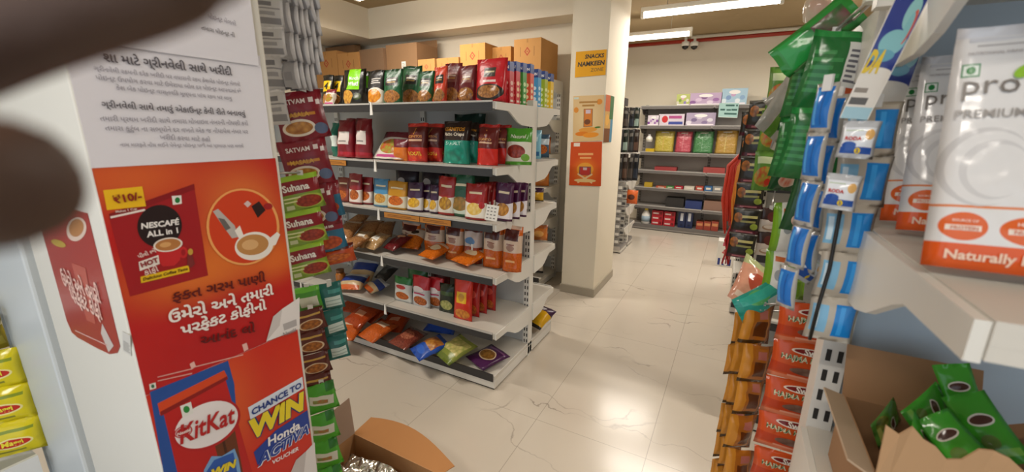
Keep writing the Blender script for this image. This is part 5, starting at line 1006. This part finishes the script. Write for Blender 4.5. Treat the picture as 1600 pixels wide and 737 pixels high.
strip('sachet_strip', 'front strip of green and maroon sachets with white name beside the coffee poster', 'sachet strip', (469, 273), .70, None, 3, .108, .094, .02, 'suhana', 50, -9, 330, jit=.004, hang=(-.98, .574, 1.475))
style('suhanablue', 'sachet', 'sachet strip', 'pillow', .02, '#2a6a8a', [('r', 0, .62, 1, 1, '#8a1a2a'), ('e', .5, .28, .4, .2, ('#d8602a', '#8a2a1a', 10)), ('r', .1, .46, .6, .56, '#3a86a8')], [('Suhana', .46, .78, .6, '#f4eeea', {'b': .035})])
strip('sachet_strip', 'strip of blue and maroon sachets half hidden behind the green ones', 'sachet strip', (504, 285), .80, None, 2, .112, .105, .02, 'suhanablue', 48, -8, 340, jit=.004)
style('orangecurry', 'sachet', 'sachet strip', 'pillow', .03, '#b8481c', [('e', .5, .4, .4, .25, ('#e07a2a', '#8a2a12', 10)), ('r', 0, .75, 1, 1, '#5c1a14')])
o = make('orangecurry', .12, .06, 350); p = at(526, 412, Y=.82); o.location = (p.x, .82, p.z); o.rotation_euler = (.05, -.12, math.radians(48)); tag(o, 'orange curry packet jutting out under the blue and maroon sachets', 'sachet')
style('teal', 'sachet', 'sachet strip', 'pillow', .025, '#1f6a66', [('r', .34, .12, .92, .5, '#cfe0dc'), ('r', .36, .2, .9, .23, '#8aa8a4'), ('r', .36, .34, .9, .37, '#8aa8a4'), ('r', .5, .62, .95, .76, '#4a9a96'), ('r', 0, 0, .12, 1, '#7ac0cc')])
strip('sachet_strip', 'strip of teal sachets with white print panels above the floor carton', 'sachet strip', (514, 442), .82, None, 3, .085, .090, .025, 'teal', 52, -6, 360, jit=.004)
style('greensmall', 'sachet', 'sachet strip', 'pillow', .02, '#4a9a34', [('r', .3, .2, .9, .6, '#d8dccc'), ('r', 0, .8, 1, 1, '#6ac03a')])
strip('sachet_strip', 'single green and white sachet between maroon topped sachets and brown ones', 'sachet strip', (479, 448), .755, None, 1, .09, .08, .02, 'greensmall', 40, -6, 370)
style('masala', 'sachet', 'sachet strip', 'pillow', .02, '#5a1f16', [('e', .5, .35, .4, .24, '#d8c0a0'), ('e', .5, .35, .34, .2, ('#c87a2a', '#6a3412', 9)), ('r', .1, .72, .9, .8, '#c8a04a')])
strip('sachet_strip', 'strip of brown masala sachets with a bowl picture below the maroon topped ones', 'sachet strip', (485, 482), .74, None, 4, .088, .075, .02, 'masala', 50, -8, 380, jit=.004)
style('greenlow', 'sachet', 'sachet strip', 'pillow', .025, '#4aa82a', [('s', .1, .3, .9, .62, 12, '#d8d8cc'), ('s', .2, .38, .7, .5, 12, ('#b8643a', '#7d9a4a', 7)), ('r', .7, .7, 1, 1, '#2a7a2a')])
strip('sachet_strip', 'lowest strip of bright green sachets hanging over the floor carton', 'sachet strip', (502, 598), .74, None, 4, .092, .105, .025, 'greenlow', 52, -8, 390, jit=.01)
style('greyback', 'sachet', 'sachet strip', 'pillow', .014, '#c3c3c6', [('r', .1, .1, .9, .3, '#86868c'), ('r', .1, .38, .7, .5, '#9a9aa0'), ('r', .1, .58, .9, .62, '#8a8a90'), ('r', .1, .68, .6, .82, '#77777d'), ('r', 0, .94, 1, 1, '#dcdce0')], rough=.35)
strip('sachet_strip', 'pale grey sachet strip with printed back touching the paper notice', 'sachet strip', at(426, 60, Y=.66).x, .66, 2.06, 5, .058, .065, .014, 'greyback', 40, 0, 400, jit=.002)
strip('sachet_strip', 'shorter pale grey sachet strip hanging lower, just beyond the paper notice', 'sachet strip', (427, 85), .70, None, 2, .045, .085, .014, 'greyback', 46, -3, 410, jit=.002)
style('silver', 'sachet', 'sachet strip', 'pillow', .02, '#9b9ba0', [('r', 0, 0, .18, 1, '#5a5a60'), ('r', .84, 0, 1, 1, '#c8c8cc'), ('e', .2, .03, .3, .05, '#4a4a50'), ('r', .3, .3, .7, .6, '#8a8a90')], rough=.3, crinkle=.6)
for i, (px, zb) in enumerate(((449, 142), (459, 144), (468, 146), (477, 143), (486, 120), (494, 100))):
    Y = .72+.022*i; p = at(px, 80, Y=Y); zz = at(px, zb, Y=Y).z
    t = strip('sachet_strip', 'wavy silver grey sachet strip high behind the column, %s from the paper notice' % ('first', 'second', 'third', 'fourth', 'fifth', 'sixth')[i], 'sachet strip', p.x, Y, zz+.066*6, 6, .05, .066, .02, 'silver', 22, -4, 420+10*i, jit=.004)

# ---------------------------------------------------------------- open carton on the floor with silver pouches
fx0, fx1, fy0, fy1, fz = -1.335, -.86, .70, 1.055, .28
t = empty('cardboard_carton', (fx0, fy0, 0)); tag(t, 'open brown carton on the tiled floor filled with silver packets', 'carton')
mk = mat('#b98a5c', .85, bump=.06, bscale=30); W_, D_ = fx1-fx0, fy1-fy0
MB().bx(0, W_, 0, D_, 0, .005).bx(0, .005, 0, D_, .0051, fz).bx(W_-.005, W_, 0, D_, .0051, fz).bx(.0051, W_-.0051, 0, .005, .0051, fz).bx(.0051, W_-.0051, D_-.005, D_, .0051, fz).build('carton_body', mk, t)
mb = MB(); n = 12
def fl(i):
    s = i/n; return (W_*s+.03*s, D_+.05+.07*math.sin(PI*min(1, .25+s*.75)), fz+.012+.02*math.sin(PI*s))
for i in range(n): mb.slab((W_*i/n, D_-.002, fz), (W_*(i+1)/n, D_-.002, fz), fl(i+1), fl(i), .004)
mb.build('flap', mat('#b8804c', .85, bump=.06, bscale=30), t)
MB().slab((.002, D_, fz), (.002, .02, fz), (-.05, .0, fz+.10), (-.05, D_+.03, fz+.14), .004).build('flap', mat('#a58d7c', .85), t)
MB().slab((W_-.002, 0, fz), (W_-.002, D_, fz), (W_+.12, D_, fz-.05), (W_+.12, 0, fz-.05), .004).build('flap', mk, t)
MB().slab((W_, .002, fz), (0, .002, fz), (0, -.09, fz-.08), (W_, -.09, fz-.08), .004).build('flap', mk, t)
style('foil', 'foil_packet', 'foil packet', 'pillow', .05, '#c9c4ba', [], rough=.16, bump=.9, crinkle=2.2)
ST['foil']['m'] = art('#cfcac0', [], .16, 1.0, 30, metal=.9)
rr = random.Random(11); pos = []
SPOT = ('at the far corner under the standing flap', 'second along the curved flap', 'in the middle along the curved flap', 'near the outer corner of the curved flap', 'at the standing flap, nearer the posters', 'in the middle of the carton, propped up', 'in the middle of the carton, lying', 'at the aisle side of the carton', 'at the front corner near the posters', 'at the front of the carton', 'at the front aisle corner', 'propped upright against the standing flap')
for i in range(12):
    a, b = i % 4, i//4
    x = fx0+.09+a*.098+rr.uniform(-.01, .01); y = fy1-.10-b*.068+rr.uniform(-.01, .01)
    o = make('foil', .10, .12, 700+i, d=.04); o.rotation_euler = (-rr.uniform(.6, 1.0), rr.uniform(-.35, .35), rr.uniform(-.4, .4)); o.location = (x, y-.05, .165+.02*(i % 3)); tag(o, 'silver foil packet in the floor carton, '+SPOT[i], 'foil packet')

# ---------------------------------------------------------------- fingers of the photographer close to the lens
def hand():
    pts = [(-.165, -.01, .078), (-.205, -.055, .066), (-.255, -.15, .045), (-.30, -.28, .01)]; rad = [(.020, .028), (.021, .026), (.028, .028), (.034, .034)]
    ed = [(0, 1), (1, 2), (2, 3)]
    def chain(ps, rs, root=0):
        prev = root
        for p, r in zip(ps, rs):
            pts.append(p); rad.append((r, r)); ed.append((prev, len(pts)-1)); prev = len(pts)-1
    chain([(-.138, .018, .075), (-.104, .026, .068), (-.075, .0325, .063), (-.052, .0365, .060), (-.042, .038, .0595)], [.0105, .0092, .0084, .0076, .0052])
    chain([(-.138, .0, .077), (-.113, .003, .069), (-.091, .006, .061), (-.070, .0072, .0562), (-.062, .0074, .0552)], [.0112, .0110, .0110, .0105, .0078])
    chain([(-.143, -.018, .075), (-.12, -.018, .067), (-.104, -.018, .058), (-.094, -.016, .05)], [.010, .009, .0085, .0065])
    chain([(-.15, -.034, .071), (-.131, -.034, .064), (-.117, -.034, .056), (-.108, -.032, .05)], [.009, .008, .0074, .0056])
    chain([(-.178, .014, .06), (-.158, .032, .048), (-.132, .042, .04), (-.118, .045, .036)], [.0125, .0105, .009, .0065])
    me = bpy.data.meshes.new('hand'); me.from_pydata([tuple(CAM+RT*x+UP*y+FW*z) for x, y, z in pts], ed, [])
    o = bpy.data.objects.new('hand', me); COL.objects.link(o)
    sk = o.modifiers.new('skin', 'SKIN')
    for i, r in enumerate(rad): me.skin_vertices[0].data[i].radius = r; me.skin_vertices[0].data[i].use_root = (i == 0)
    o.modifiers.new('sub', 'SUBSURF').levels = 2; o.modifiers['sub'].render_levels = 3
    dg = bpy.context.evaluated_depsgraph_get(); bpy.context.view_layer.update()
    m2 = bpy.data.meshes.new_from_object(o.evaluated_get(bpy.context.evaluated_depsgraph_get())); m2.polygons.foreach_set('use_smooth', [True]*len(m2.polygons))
    m2.materials.clear(); m2.materials.append(mat('#4f382c', .6, bump=.1, bscale=200)); o.modifiers.clear(); o.data = m2; bpy.data.meshes.remove(me)  # dark skin tone stands in for the phone's shade on the fingers
    tag(o, 'dark blurred fingers of a person held across the lens near the paper notice', 'hand')
    # finger nails
    for (x, y, z), (dx, dy, dz) in (((-.046, .0395, .0655), (.012, .0016, -.001)),):
        a = CAM+RT*x+UP*y+FW*z; u = (RT*dx+UP*dy+FW*dz).normalized(); v = UP; 
        S = [a+u*(.006*math.cos(k*PI/6))+v*(.0045*math.sin(k*PI/6))-FW*(.0012*abs(math.sin(k*PI/6))) for k in range(12)]
        mb = MB(); mb.v = [tuple(p) for p in S]+[tuple(a+FW*.0006)]
        for k in range(12): mb.face([k, (k+1) % 12, 12])
        mb.build('nail', mat('#7a5a4c', .3), o)
    return o
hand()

# ---------------------------------------------------------------- what belongs to a run of repeats
GROUPS = {'toy_box': 'toy boxes on the grey wall rack', 'plastic_folder': 'plastic folders on the grey wall rack', 'notebook': 'books lying on the grey wall rack', 'card_game': 'thin boxes on the fifth shelf of the grey wall rack', 'tissue_box': 'stack of red boxes on the grey wall rack',
    'ring_binder': 'navy ring binders on the grey wall rack', 'stationery_card': 'dark stationery packs on the small rack', 'hanging_card_strip': 'carded strips on the small rack', 'tube_lamp': 'tube lamps under the ceiling', 'dome_camera': 'security cameras under the ceiling', 'shelf_rack': 'shop racks',
    'packet_strip': 'hanging strips of herbal packets', 'blister_strip': 'hanging strips of blue refills', 'comic_card': 'comic cards at the near rack', 'protein_pouch': 'white and orange pouches on the near rack', 'foil_packet': 'silver packets in the floor carton', 'noodle_packet': 'yellow noodle packets beside the cabinet',
    'herbal_packet': 'loose packets around the green strips', 'paper_notice': 'paper notices on the column', 'label_strip': 'orange label strips on the shelf fronts', 'bottle': 'bottles on the grey wall rack', 'display_hook': 'hooks at the near rack'}
for o in list(COL.objects):
    if o.parent or 'label' not in o or 'group' in o: continue
    k = o.name.split('.')[0]; L = o['label']
    if k in GROUPS: o['group'] = GROUPS[k]
    elif k == 'cardboard_carton' and 'open brown' not in L and 'small open' not in L: o['group'] = 'cartons on top of the wall rack'
    elif k == 'snack_carton': o['group'] = 'tall snack cartons along the end of the top shelf' if 'tall' in L else 'small packs on the grey wall rack'
    elif k == 'sachet_strip':
        o['group'] = 'silver grey sachet strips high behind the column' if 'silver grey' in L else ('golden sachet strips at the near rack' if 'golden' in L else ('dark henna sachet strips' if 'henna' in L else ('hanging sachet strips behind the column' if o.location.x < -.5 else 'hanging sachet strips at the aisle racks')))
    elif k == 'sachet' and 'carton' in L: o['group'] = 'green sachets in the small open carton'
    elif k == 'sachet' and 'white and blue' in L: o['group'] = 'white and blue sachets at the near rack'
